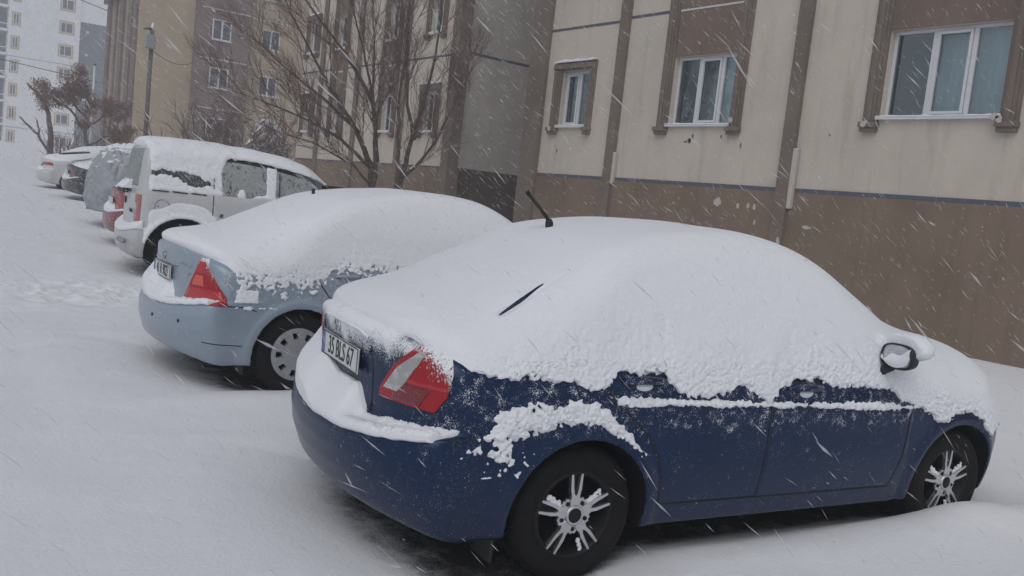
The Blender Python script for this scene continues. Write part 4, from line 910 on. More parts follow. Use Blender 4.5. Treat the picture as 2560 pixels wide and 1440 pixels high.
# car under a grey fabric cover
def build_cover():
    x, y, a = CARS['cover'][:3]; root = empty('covered_car', (x, y, float(hz(y))), a)
    tag(root, 'tall car wrapped in a rumpled silver grey cover', 'covered car')
    top = curve([(-1.4, 1.2), (-1.05, 1.45), (-.8, 1.62), (-.5, 1.70), (.2, 1.73), (1.2, 1.71), (1.7, 1.58), (2.2, 1.20), (2.7, 1.06), (3.2, .88), (3.6, .5)])
    W = lin([(0, .93), (.3, .93), (.8, .96), (1.1, .90), (1.5, .76), (1.8, .6)])
    def base(x, y, z):
        ay = np.abs(y); ft = (z-top(x)+.08*(ay/.8)**2)/1.15; fs = (ay-W(z))*.95
        fr = (-1.12+.10*(ay/.8)**2+.08*(ay/.8)**4+.26*np.maximum(z-.95, 0)+.30*np.maximum(.62-z, 0)-x)*.9; ff = (x-3.25+.2*(ay/.8)**2)*.9
        f = smax(ft, fs, .28); f = smax(f, fr, .22); return smax(f, ff, .25)
    def f(x, y, z):
        rid = np.abs(vnoise(x*1.6+y*.6, y*1.6, z*.55, .16)); r2 = np.abs(vnoise(x+z*.8, y+3, z*.9, .10)); r3 = np.abs(vnoise(x*2, y*2, z*.6, .07))
        n = .10*(rid-.18)+.05*(r2-.15)+.02*r3+.05*vnoise(x, y, z, .4)
        pl = .012*np.sin(9*x+14*y+2*vnoise(x, y, z, .3))*(1-sstep(.7, 1.3, z))
        q = base(x, y, z)-n*1.0-pl
        return np.maximum(q, .40+.07*vnoise(x, y, z*0, .3)+.02*np.sin(14*x+14*y)-z)
    P, F = surfnet(f, (-1.4, -1.15, .25), (3.6, 1.15, 1.95), .022, newton=1)
    t = NT('cover_fabric'); nrm = t.n("ShaderNodeNewGeometry"); sx = t.sep(nrm.outputs['Normal'])
    up = t.math('ADD', sx[2], t.math('MULTIPLY', t.math('SUBTRACT', t.noise(6, 5, .65, t.mapping((1, 1, .5))), .5), 2.1)); m = t.ramp(up, .66, .90)
    c = t.mix(m, t.mix(t.noise(4, 4), (.25, .27, .30), (.34, .36, .39)), SNOWC)
    mt = t.done(t.bsdf(c, t.math('ADD', .38, t.math('MULTIPLY', m, .5)), t.bump(t.noise(30, 4, .6), .4, .01)))
    npmesh('fabric_cover', P, F, mt, root, True)
    cap = lambda x, y, z: smax(f(x, y, z)-.035-.02*vnoise(x, y, z, .2), 1.66+.05*vnoise(x, y, z, .2)-z, .04)
    P, F = surfnet(cap, (-1.4, -1.15, 1.5), (3.6, 1.15, 2.0), .03, newton=1); npmesh('snow_cover', P, F, M_SNOW, root, True)
    for wx in (0, 2.6):
        build_wheel(root, wx, -.80, .312, .2, 'plain', -1, .31); build_wheel(root, wx, .80, .312, .2, 'plain', 1, .31)
build_cover()
print('cars', time.time()-T0)

# ------------------------------------------------------------------ apartment block along the cars (street front at x = W)
W0 = 11.245
def quad_wall(name, W, ycuts, zcuts, holes, mat, parent, depth=.22):
    """front skin of a wall in the plane x = W with real openings and reveals; holes: (y0,y1,z0,z1)"""
    m = MB(); ys_ = sorted(set(ycuts+[h[0] for h in holes]+[h[1] for h in holes])); zs_ = sorted(set(zcuts+[h[2] for h in holes]+[h[3] for h in holes]))
    for a, b in zip(ys_[:-1], ys_[1:]):
        for c, d in zip(zs_[:-1], zs_[1:]):
            ym, zm = (a+b)/2, (c+d)/2
            if any(h[0] < ym < h[1] and h[2] < zm < h[3] for h in holes): continue
            i = len(m.v); m.v += [(W, a, c), (W, b, c), (W, b, d), (W, a, d)]; m.f.append((i, i+3, i+2, i+1))
    for y0, y1, z0, z1 in holes:
        for P in (((y0, z0), (y0, z1)), ((y1, z1), (y1, z0)), ((y1, z0), (y0, z0)), ((y0, z1), (y1, z1))):
            i = len(m.v); (a, c), (b, d) = P; m.v += [(W, a, c), (W, b, d), (W+depth, b, d), (W+depth, a, c)]; m.f.append((i, i+1, i+2, i+3))
    return m.build(name, mat, parent)
def window_unit(W, y0, y1, z0, z1, mulls, parent, curtain='full', sill=True, seed=0, fr=.045, sash=None):
    """pvc window set back in its opening; mulls: list of y positions (fractions of the width from the far side)"""
    rnd = random.Random(seed); x0, x1 = W+.10, W+.16
    m = MB(); e = .0015
    m.box(x0, x1, y0+e, y0+fr, z0+e, z1-e).box(x0, x1, y1-fr, y1-e, z0+e, z1-e).box(x0, x1, y0+fr, y1-fr, z0+e, z0+fr).box(x0, x1, y0+fr, y1-fr, z1-fr, z1-e)
    for f in mulls:
        yc = y1-(y1-y0)*f; m.box(x0-.004, x1+.004, yc-.03, yc+.03, z0+fr, z1-fr)
    w = m.build('window', M_PVC, parent, bevel=.004)
    edges = [y1-fr]+[y1-(y1-y0)*f for f in mulls]+[y0+fr]
    for k in range(len(edges)-1):
        a, b = edges[k+1]+(.03 if k < len(edges)-2 else 0), edges[k]-(.03 if k > 0 else 0)
        MB().box(x0+.028, x0+.032, a, b, z0+fr, z1-fr).build('pane', M_GLASS, w)
        if sash is not None and k == sash:
            s = MB(); xa, xb = x0-.022, x0+.02; q = .042
            s.box(xa, xb, a+.004, a+q, z0+fr+.004, z1-fr-.004).box(xa, xb, b-q, b-.004, z0+fr+.004, z1-fr-.004).box(xa, xb, a+q, b-q, z0+fr+.004, z0+fr+q).box(xa, xb, a+q, b-q, z1-fr-q, z1-fr-.004)
            s.build('sash', M_PVC, w, bevel=.004)
    # room behind: dark box
    r = MB(); xa = W+.225; d = 1.4
    r.v += [(xa, y0-.3, z0-.3), (xa, y1+.3, z0-.3), (xa, y1+.3, z1+.2), (xa, y0-.3, z1+.2)]+[(xa+d, y0-.3, z0-.3), (xa+d, y1+.3, z0-.3), (xa+d, y1+.3, z1+.2), (xa+d, y0-.3, z1+.2)]
    r.f += [(4, 5, 6, 7), (0, 1, 5, 4), (1, 2, 6, 5), (2, 3, 7, 6), (3, 0, 4, 7)]; r.build('room', M_ROOM, w)
    if curtain:
        spans = [(y0-.05, y1+.05)] if curtain == 'full' else [(y0-.05, y1-.02-(y1-y0)*.30)] if curtain == 'gap' else [(y0-.05, y0+(y1-y0)*.35), (y1-(y1-y0)*.3, y1+.05)]
        for a, b in spans:
            n = max(8, int((b-a)*60)); c = MB(); tilt = .18 if curtain == 'gap' else 0
            for i in range(n+1):
                yy = a+(b-a)*i/n; xx = xa+.06+.018*math.sin(yy*38+rnd.random()*.8); fo = tilt*(i/n)**3
                c.v += [(xx, yy+fo*.6, z0-.2), (xx, yy-fo*.3, z1+.15)]
            for i in range(n): c.f.append((2*i, 2*i+2, 2*i+3, 2*i+1))
            c.build('curtain', M_CURTAIN, w, True)
    if sill:
        MB().box(W-.07, W+.099, y0-.03, y1+.03, z0-.035, z0+.004).build('sill', M_PVC, w, bevel=.004)
        s = MB(); n = 14
        for i in range(n+1):
            yy = y0-.03+(y1-y0+.06)*i/n; h = .010+.014*rnd.random()
            s.v += [(W-.074, yy, z0+.0045), (W-.066, yy, z0+.0045+h), (W+.03, yy, z0+.012+h), (W+.095, yy, z0+.010+h*.5)]
        for i in range(n):
            for k in range(3): s.f.append((4*i+k, 4*i+k+1, 4*i+5+k, 4*i+4+k))
        s.build('snow_cap', M_SNOW, w, True)
    return w
def moulding(W, ya, yb, za, zb, parent, top=None, foot=True):
    """stepped vertical render moulding between ya and yb"""
    m = MB(); w = yb-ya
    m.box(W-.045, W, ya, yb, za, zb); m.box(W-.075, W-.0455, ya+w*.18, yb-w*.18, za, zb); m.box(W-.10, W-.0755, ya+w*.36, yb-w*.36, za, zb)
    if foot: m.box(W-.12, W-.001, ya-.015, yb+.015, za-.07, za-.001); m.box(W-.09, W-.001, ya, yb, za-.13, za-.0705)
    return m.build('moulding', M_BROWNM, parent)
def snow_strip(name, x0, x1, y0, y1, z, h, parent, seed=0):
    rnd = random.Random(seed); m = MB(); n = max(6, int((y1-y0)/.09))
    for i in range(n+1):
        yy = y0+(y1-y0)*i/n; k = h*(.5+.8*rnd.random())*(.35 if i in (0, n) else 1)
        m.v += [(x0, yy, z), (x0-.012, yy, z+k*.6), (x0+(x1-x0)*.3, yy, z+k), (x1, yy, z+k*.9)]
    for i in range(n):
        for q in range(3): m.f.append((4*i+q, 4*i+q+1, 4*i+5+q, 4*i+4+q))
    m.f += [(0, 1, 2, 3), (4*n+3, 4*n+2, 4*n+1, 4*n)]
    return m.build(name, M_SNOW, parent, True)
def blob(name, W, y, z, ry, rz, mat, parent, seed):
    rnd = random.Random(seed); n = 18; P = []
    for k in range(n):
        t = 2*math.pi*k/n; q = rnd.uniform(.65, 1.15); P.append((y+ry*q*math.cos(t), z+rz*q*math.sin(t)))
    m = MB(); m.v = [(W-.004, a, b) for a, b in P]+[(W+.003, a, b) for a, b in P]; m.f = [tuple(range(n))[::-1]]+[(i, (i+1) % n, n+(i+1) % n, n+i) for i in range(n)]
    return m.build(name, mat, parent)
GB = -.5
def build_near_block():
    b = empty('apartment_building', (W0, 7, 0)); tag(b, 'beige apartment block with brown base and white windows, nearest and rightmost', 'building')
    b.location = (0, 0, 0)
    H = 12.0
    winr = [(13.11, 13.95, 3.20, 4.27), (9.60, 10.96, 3.21, 4.36), (5.40, 7.01, 3.29, 4.46)]
    rows = []
    for k in range(3):
        dz = 2.80*k if k else 0
        rows += [(y0, y1, z0+dz, z1+dz) for y0, y1, z0, z1 in winr]
    quad_wall('wall', W0, [-6., 15.0], [2.20, H], rows, M_BEIGE, b)
    MB().box(W0-.012, W0+.3, -6, 15.0, GB, 2.199).build('plinth', M_PLINTH, b)
    for a, c in ((-6, 8.279), (8.501, 12.169), (12.391, 14.449)): MB().box(W0-.012, W0+.2, a, c, 2.20, 2.262).build('band', M_STRIPE, b)
    for k in range(3): MB().box(W0-.006, W0+.2, 12.391, 14.449, 5.075+2.8*k, 5.125+2.8*k).build('band', M_STRIPE, b); MB().box(W0-.006, W0+.2, 11.24, 12.169, 5.12+2.8*k, 5.17+2.8*k).build('band', M_STRIPE, b)
    # return walls and roof
    MB().box(W0+.24, 22, 14.76, 15.0, GB, H).build('gable_wall', M_GREYWALL, b); MB().box(W0+1.8, 22, -6, 14.75, H-.3, H).build('roof', M_GREYWALL, b); MB().box(21.7, 22, -6, 14.75, GB, H-.31).build('back_wall', M_BEIGE, b)
    for a, c, z0 in ((12.17, 12.39, GB), (8.28, 8.50, GB)): MB().box(W0-.085, W0-.0005, a, c, z0, H).build('pilaster', M_BROWNM, b)
    MB().box(W0-.085, W0+.235, 14.45, 15.001, GB, H).build('pilaster', M_BROWNM, b)
    for k in range(3):
        dz = 2.80*k
        # narrow window with full surround
        sr = empty('window_surround', (0, 0, 0)); sr.parent = b
        moulding(W0, 13.955, 14.19, 3.17+dz, 4.28+dz, sr); moulding(W0, 12.96, 13.105, 3.17+dz, 4.28+dz, sr)
        hd = MB().box(W0-.045, W0, 12.955, 14.195, 4.281+dz, 4.43+dz).box(W0-.085, W0-.0455, 12.97, 14.18, 4.31+dz, 4.40+dz).build('lintel', M_BROWNM, sr)
        snow_strip('snow_cap', W0-.09, W0, 12.97, 14.18, 4.432+dz, .055, sr, k)
    # the two columns of windows joined by brown panels
    moulding(W0, 10.965, 11.20, 3.17, H, b); moulding(W0, 9.38, 9.595, 3.17, H, b)
    moulding(W0, 7.015, 7.24, 3.22, H, b); moulding(W0, 5.17, 5.395, 3.22, H, b)
    for k in range(3):
        dz = 2.80*k; top = 3.21+2.8*(k+1) if k < 2 else H
        MB().box(W0-.012, W0+.19, 9.596, 10.964, 4.362+dz, top-.04).build('spandrel', M_BROWN, b); MB().box(W0-.012, W0+.19, 5.396, 7.014, 4.462+dz, top+.04).build('spandrel', M_BROWN, b)
        MB().box(W0-.02, W0-.0125, 9.60, 10.96, 5.12+dz, 5.15+dz).build('trim', M_TRIM, b)
    for k in range(3):
        dz = 2.8*k
        window_unit(W0, 13.11, 13.95, 3.20+dz, 4.27+dz, [.52], b, 'full', seed=k, sash=0)
        window_unit(W0, 9.60, 10.96, 3.21+dz, 4.36+dz, [.37, .73], b, 'full', seed=10+k, sash=1)
        window_unit(W0, 5.40, 7.01, 3.29+dz, 4.46+dz, [.36, .69], b, 'gap', seed=20+k, sash=1)
    # chipped plaster
    for i, (y, z, a, c, mt) in enumerate(((9.64, 1.97, .075, .075, M_PATCH), (9.22, 1.93, .030, .05, M_PATCH), (9.02, 1.95, .028, .045, M_PATCH), (8.90, 1.94, .03, .055, M_PATCH), (8.86, 1.70, .02, .05, M_PATCH), (7.92, 1.70, .075, .03, M_PATCH),
        (10.42, 2.95, .035, .05, M_BLACK), (10.50, 2.93, .05, .02, M_BROWN), (10.36, 3.02, .03, .04, M_BROWN), (9.33, 2.88, .02, .05, M_BROWN), (9.75, 3.02, .02, .03, M_BROWN), (7.75, 3.05, .015, .02, M_BROWN), (13.9, 2.72, .02, .05, M_BROWN))):
        blob('plaster_chip', W0-(.012 if z < 2.2 else 0), y, z, a, c, mt, b, i)
    MB().box(W0-.09, W0-.004, 8.20, 8.279, 1.95, 2.85).build('bare_plaster', M_PATCH, b, bevel=.02); MB().box(W0-.088, W0-.004, 12.11, 12.169, 2.15, 2.72).build('bare_plaster', M_PATCH, b, bevel=.02)
    blob('plaster_chip', W0-.086, 8.33, 1.45, .03, .09, M_PATCH, b, 44)
    for i, (y, z) in enumerate(((7.17, 3.19), (5.36, 3.24), (5.42, 3.27), (9.5, 3.27), (14.08, 3.14))): blob('plaster_chip', W0-.121, y, z, .05, .05, M_PATCH, b, 60+i)
build_near_block()
def build_far_block():
    b = empty('apartment_building', (0, 0, 0)); tag(b, 'beige apartment wing with grey side wall behind the bare tree, left of the recess', 'building')
    Y0, Y1, H = 17.872, 26.9, 12.0
    small = [(18.66, 19.24), (25.86, 26.50)]; cols = [(20.80, 21.40), (23.85, 24.48)]
    rows = [(3.09, 4.06), (5.46, 6.42), (8.0, 8.95)]
    holes = [(a, c, z0, z1) for a, c in small+cols for z0, z1 in rows]
    quad_wall('wall', W0, [Y0, Y1], [2.22, H], holes, M_BEIGE, b)
    MB().box(W0-.012, W0+.3, Y0-.012, Y1, GB, 2.219).build('plinth', M_PLINTH, b)
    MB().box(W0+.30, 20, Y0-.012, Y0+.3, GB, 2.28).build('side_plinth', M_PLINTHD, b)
    MB().box(W0+.235, 20, Y0, Y0+.25, 2.281, H).build('side_wall', M_GREYWALL, b); MB().box(W0+.23, 20, Y1-.2, Y1, 2.22, H).build('end_wall', M_BEIGE, b)
    MB().box(W0+1.8, 20, Y0+.26, Y1-.21, H-.3, H).build('roof', M_GREYWALL, b)
    for a, c in ((Y0+.24, 20.19), (20.461, 22.849), (23.051, 25.249), (25.451, Y1)): MB().box(W0-.012, W0+.2, a, c, 2.22, 2.27).build('band', M_STRIPE, b); MB().box(W0-.006, W0+.2, a, c, 4.86, 4.91).build('band', M_STRIPE, b)
    MB().box(W0+.31, 20, Y0-.006, Y0, 4.93, 4.99).build('side_band', M_STRIPE, b)
    for a, c in ((20.20, 20.45), (22.85, 23.05), (25.25, 25.45)): MB().box(W0-.07, W0-.0005, a, c, GB, H).build('pilaster', M_BROWNM, b)
    MB().box(W0-.085, W0+.23, Y0-.085, Y0+.23, GB, H).build('pilaster', M_BROWNM, b)
    for i, (a, c) in enumerate(small):
        for k, (z0, z1) in enumerate(rows):
            moulding(W0, c+.004, c+.16, z0-.03, z1+.02, b); moulding(W0, a-.16, a-.004, z0-.03, z1+.02, b)
            MB().box(W0-.085, W0, a-.17, c+.17, z1+.021, z1+.17).build('lintel', M_BROWNM, b); snow_strip('snow_cap', W0-.09, W0, a-.15, c+.15, z1+.172, .06, b, i*5+k)
            window_unit(W0, a, c, z0, z1, [.5], b, 'full', seed=i+k)
    for i, (a, c) in enumerate(cols):
        moulding(W0, c+.004, c+.18, rows[0][0]-.03, H, b); moulding(W0, a-.18, a-.004, rows[0][0]-.03, H, b)
        for k, (z0, z1) in enumerate(rows):
            top = rows[k+1][0]-.04 if k < 2 else H
            MB().box(W0-.012, W0+.19, a+.001, c-.001, z1+.002, top).build('spandrel', M_BROWN, b); MB().box(W0-.02, W0-.0125, a+.01, c-.01, z1+.72, z1+.76).build('trim', M_TRIM, b)
            window_unit(W0, a, c, z0, z1, [.5], b, 'full', seed=i+k+9)
build_far_block()
def front_window(x0, x1, y, z0, z1, parent, mulls=(.5,), surround=None, snow=True, name='window', fr=.06):
    """window on a wall that faces the camera (plane y = const)"""
    m = MB(); e = fr
    m.box(x0, x0+e, y-.05, y, z0, z1).box(x1-e, x1, y-.05, y, z0, z1).box(x0+e, x1-e, y-.05, y, z0, z0+e).box(x0+e, x1-e, y-.05, y, z1-e, z1)
    for f in mulls: xc = x0+(x1-x0)*f; m.box(xc-.045, xc+.045, y-.055, y-.001, z0+e, z1-e)
    w = m.build(name, M_PVC, parent); ed = [x0+e]+[x0+(x1-x0)*f for f in mulls]+[x1-e]
    for a, c in zip(ed[:-1], ed[1:]): MB().box(a+(.045 if a != ed[0] else 0), c-(.045 if c != ed[-1] else 0), y-.02, y-.002, z0+e, z1-e).build('pane', M_ROOMG, w)
    if surround:
        q = .14; MB().box(x0-q, x0-.001, y-.03, y, z0-q, z1+q).box(x1+.001, x1+q, y-.03, y, z0-q, z1+q).box(x0, x1, y-.03, y, z1+.001, z1+q).box(x0, x1, y-.03, y, z0-q, z0-.001).build('surround', surround, w)
    if snow: MB().box(x0-.05, x1+.05, y-.14, y-.0005, z0-.05, z0-.012).build('sill', M_PVC, w)
    return w
def build_tan():
    b = empty('apartment_building', (0, 0, 0)); tag(b, 'tan apartment block with a mauve brown stair bay, behind the lamp post', 'building')
    Y = 50; XL = 11.85; g = float(hz(Y))-.6; H = 15.5
    MB().box(XL, 25.5, Y, Y+.3, g, H).build('wall', M_TAN, b)
    MB().box(14.62, 17.60, Y-.35, Y-.001, g, H).build('stair_bay', M_MAUVE, b)
    MB().box(XL, XL+.3, Y+.301, 57.0, g, H).build('street_wall', M_PINKB, b); MB().box(XL+.31, 25.5, 56.7, 57.0, g, H).build('back_wall', M_TAN, b); MB().box(XL, 25.5, Y, 57, H+.001, H+.3).build('roof', M_PINKB, b)
    MB().box(21.2, 22.2, Y-.12, Y-.001, g, H).build('pilaster', M_PINKB, b)
    for y0, y1, px, mt in ((50.31, 51.0, .12, M_BROWNM), (51.3, 52.0, .14, M_BROWNM), (53.2, 53.9, .14, M_BROWNM), (54.9, 55.2, .10, M_BROWNM), (56.3, 57.0, .14, M_BROWNM)):
        MB().box(XL-px, XL-.001, y0, y1, g, H).build('pilaster', mt, b)
    MB().box(XL-.5, XL-.15, 52.8, 57.4, 10.7, 11.1).box(XL-.3, XL-.151, 52.9, 57.3, 10.45, 10.699).build('cornice', M_BROWNM, b)
    for z0 in (3.35, 6.05, 8.62, 11.3):
        front_window(15.47, 16.50, Y-.35, z0, z0+1.08, b); front_window(18.35, 19.40, Y, z0+.05, z0+1.13, b)
    for z0 in (4.9, 7.55, 10.2, 12.9): MB().box(14.9, 17.5, Y-.37, Y-.351, z0, z0+.06).build('trim', M_TRIM, b); MB().box(17.75, 20.5, Y-.02, Y-.001, z0, z0+.05).build('trim', M_TRIM, b)
build_tan()
def build_tower():
    b = empty('apartment_building', (0, 0, 0)); tag(b, 'tall white apartment tower with yellow window surrounds, fading in the snow at far left', 'building')
    Y = 118; g = 1.2; H = 27
    MB().box(14.0, 21.4, Y, Y+9, g, H).build('wall', M_WHITEW, b); MB().box(21.401, 26.5, Y+.2, Y+9, g, 17.3).build('grey_wall', M_DGREY, b)
    MB().box(21.401, 26.5, Y+.1, Y+9, 17.301, H).build('upper_wall', M_WHITEW, b); MB().box(3, 13.999, Y+1.5, Y+9, g, H).build('recessed_wall', M_DGREY, b)
    for k in range(-1, 9):
        zc = 16.25-2.655*(k-0) if k >= 0 else 18.9
        if zc < 2: break
        if zc < 24: front_window(14.42, 15.05, Y, zc-.62, zc+.62, b, (.5,), M_YELLOW, False, fr=.09)
        if zc > 2: front_window(19.3, 20.65, Y, zc-.60, zc+.62, b, (.42,), M_YELLOW, False, fr=.10)
        MB().box(10.4, 13.95, Y+.1, Y+1.499, zc-1.5, zc-1.25).box(10.4, 13.95, Y+.1, Y+.15, zc-.75, zc-.65).build('balcony', M_WHITEW, b)
        for xx in (22.1, 24.3): MB().box(xx, xx+.3, Y+.12, Y+.199, zc-.2, zc+.1).build('vent', M_TRIM, b)
    for z in (12.0, 4.0): MB().box(14.0, 21.39, Y-.02, Y-.001, z, z+.05).build('joint', M_DGREY, b)
build_tower()
print('buildings', time.time()-T0)

# ------------------------------------------------------------------ trees, shrubs, post, cables
class Twigs:
    def __init__(s, n=5): s.m = MB(); s.n = n; s.tips = []; s.heavy = MB()
    def limb(s, p, d, L, r0, r1, bend, rnd, seg=6, up=.0, heavy=False):
        pts = [Vector(p)]; d = Vector(d).normalized(); rad = [r0]
        for i in range(seg):
            d = (d+Vector((rnd.gauss(0, bend), rnd.gauss(0, bend), rnd.gauss(0, bend)+up))).normalized(); pts.append(pts[-1]+d*L/seg); rad.append(r0+(r1-r0)*(i+1)/seg)
        (s.heavy if heavy else s.m).tube(pts, rad, 8 if heavy else (s.n if r0 > .006 else 3), cap=False); return pts, d
def perp(d, rnd):
    v = Vector((rnd.gauss(0, 1), rnd.gauss(0, 1), rnd.gauss(0, 1))); v = v-d*v.dot(d); return v.normalized()
def grow(t, pts, L, r, rnd, depth, spread=.55, up=.04, num=5, bend=.09, start=.25):
    for i in range(num):
        f = start+(1-start)*(i+rnd.random())/num; k = f*(len(pts)-1); a = int(min(k, len(pts)-2)); p = pts[a].lerp(pts[a+1], k-a); d = (pts[a+1]-pts[a]).normalized()
        nd = (d+perp(d, rnd)*rnd.uniform(.35, spread+.3)+Vector((0, 0, up*3))).normalized(); l = L*rnd.uniform(.55, 1.1)*(1.15-f*.5)
        q, _ = t.limb(p, nd, l, r, r*.35, bend, rnd, 5 if depth > 1 else 4, up)
        t.tips.append(q[-1])
        if depth > 1: grow(t, q, L*.55, r*.52, rnd, depth-1, spread, up, max(4, num-2) if depth > 2 else max(3, num-2), bend*1.2)
RI = Vector((rr[0], rr[1], 0)).normalized()       # across the picture, horizontal
FW = Vector((fw[0], fw[1], 0)).normalized()
def main_tree():
    root = empty('tree', (8.05, 15.1, float(hz(15.1)))); tag(root, 'large bare multi-stemmed tree with fine reddish twigs, in front of the beige wing', 'tree')
    rnd = random.Random(5); t = Twigs(5); base = Vector((0, 0, 0))
    # (across, away, z) way-points of the stems
    stems = [[(-.10, 0, 0), (-.15, .05, 1.1), (-.22, .1, 1.9), (-.55, .1, 2.5), (-1.1, -.1, 3.3), (-1.75, -.3, 4.3), (-2.3, -.4, 5.3)],
      [(-.10, .02, 0), (-.14, .0, 1.3), (-.12, -.1, 2.1), (-.2, -.4, 3.1), (-.55, -.7, 4.3), (-.9, -.9, 5.6)],
      [(.22, .0, 0), (.30, .05, 1.1), (.36, .1, 1.8), (.52, .2, 2.6), (.72, .3, 3.7), (.80, .4, 5.2), (.95, .4, 6.2)],
      [(.24, .03, 0), (.33, -.05, 1.2), (.30, -.1, 2.0), (.22, -.2, 3.0), (.30, -.3, 4.4), (.22, -.4, 5.9)],
      [(.36, .1, 1.75), (.62, .15, 2.0), (1.0, .1, 2.6), (1.25, .0, 3.3), (1.35, -.1, 4.0)],
      [(-.22, .1, 1.85), (-.8, -.1, 2.35), (-1.5, -.3, 2.65), (-2.2, -.5, 2.85), (-2.9, -.6, 3.0)],
      [(-.5, .1, 2.5), (-1.3, .3, 3.1), (-2.1, .5, 3.6), (-2.9, .6, 4.2)],
      [(-.12, .1, 2.0), (-.35, .5, 3.0), (-.5, .9, 4.2), (-.75, 1.2, 5.6)],
      [(.5, .2, 2.5), (.25, .6, 3.4), (.1, .9, 4.6), (.05, 1.1, 5.8)],
      [(-.2, -.3, 3.0), (-.7, -.8, 3.8), (-1.5, -1.1, 4.7), (-1.9, -1.2, 5.8)],
      [(-.15, .0, 1.5), (-.5, -.3, 1.9), (-1.2, -.6, 2.2), (-1.9, -.8, 2.35)]]
    R0 = [.088, .062, .078, .060, .040, .033, .033, .036, .036, .033, .022]
    for w, r in zip(stems, R0):
        P = [RI*a+FW*b+Vector((0, 0, c)) for a, b, c in w]; Q = []
        for i in range(len(P)-1):
            for k in range(4):
                q = P[i].lerp(P[i+1], k/4); Q.append(q+Vector((rnd.gauss(0, .012), rnd.gauss(0, .012), 0)))
        Q.append(P[-1]); n = len(Q); rad = [r*(1-i/n)**1.35+.006 for i in range(n)]
        t.heavy.tube(Q, rad, 9)
        grow(t, Q, 1.35, .0105, rnd, 3, .5, .045, 11, .09, .36 if w[0][2] == 0 else .15)
    t.heavy.build('trunk', M_BARK, root, True); t.m.build('crown', M_TWIG, root)
    # suckers at the foot
    u = Twigs(4)
    for i in range(70):
        a = rnd.uniform(-1.9, 1.2); q, _ = u.limb(RI*a+FW*rnd.uniform(-.3, .6), (rnd.gauss(0, .25), rnd.gauss(0, .25), 1), rnd.uniform(.9, 1.9), .007, .002, .08, rnd, 5)
        grow(u, q, .5, .003, rnd, 1, .5, .05, 5, .08)
    u.m.build('sucker', M_TWIG, root)
main_tree()
def shrub(x, y, h, w, n, label, name='bush', snow=False):
    root = empty(name, (x, y, float(hz(y)))); tag(root, label, 'bush'); rnd = random.Random(int(x*10+y)); t = Twigs(4)
    for i in range(n):
        dx = rnd.uniform(-1, 1)*w; q, _ = t.limb(RI*dx*.45+FW*rnd.uniform(-.5, .5), RI*dx*.6+Vector((0, 0, h*.7))+FW*rnd.gauss(0, .3), h*rnd.uniform(.6, 1.0), .034, .012, .08, rnd, 6)
        grow(t, q, h*.34, .016, rnd, 2, .6, .03, 8, .1)
    t.m.build('branches', M_TWIG, root); return root
shrub(10.7, 31.0, 3.7, 1.5, 26, 'bare brown bush under the stair bay, rising behind the van roof')
shrub(8.9, 29.0, 3.2, 1.0, 8, 'sparse bare bush beside the lamp post, left of the fuller bush')
shrub(12.9, 31.5, 3.5, 1.0, 9, 'bare bush between the stair bay and the snowy fir')
def conifer():
    root = empty('fir_tree', (14.35, 37.5, float(hz(37.5)))); tag(root, 'small snow-laden fir against the tan block, right of the bare bushes', 'tree'); rnd = random.Random(9)
    MB().tube([(0, 0, 0), (0, 0, 3.9)], [.10, .02], 8).build('trunk', M_BARK, root, True); nd = MB(); sn = MB()
    for k in range(15):
        z = .5+3.1*k/15; L = 1.55*(1-(k/16))**.8+.15
        for j in range(11):
            a = rnd.random()*6.283; l = L*rnd.uniform(.7, 1.1); p = [Vector((math.cos(a)*l*f, math.sin(a)*l*f, z+.25*f-.55*f*f)) for f in (0, .25, .5, .75, 1)]
            nd.tube(p, [.05, .085, .075, .05, .015], 5)
            for q in range(9):
                f = rnd.uniform(.2, 1); c = Vector((math.cos(a)*l*f, math.sin(a)*l*f, z+.25*f-.55*f*f)); s_ = perp(Vector((math.cos(a), math.sin(a), 0)), rnd); nd.tube([c, c+s_*.16+Vector((0, 0, -.04))], [.02, .006], 3)
            if rnd.random() < .85: sn.tube([x+Vector((0, 0, .055)) for x in p[1:]], [.05, .085, .07, .02], 5)
    nd.build('needles', M_NEEDLE, root); sn.build('snow_cover', M_SNOW, root)
conifer()
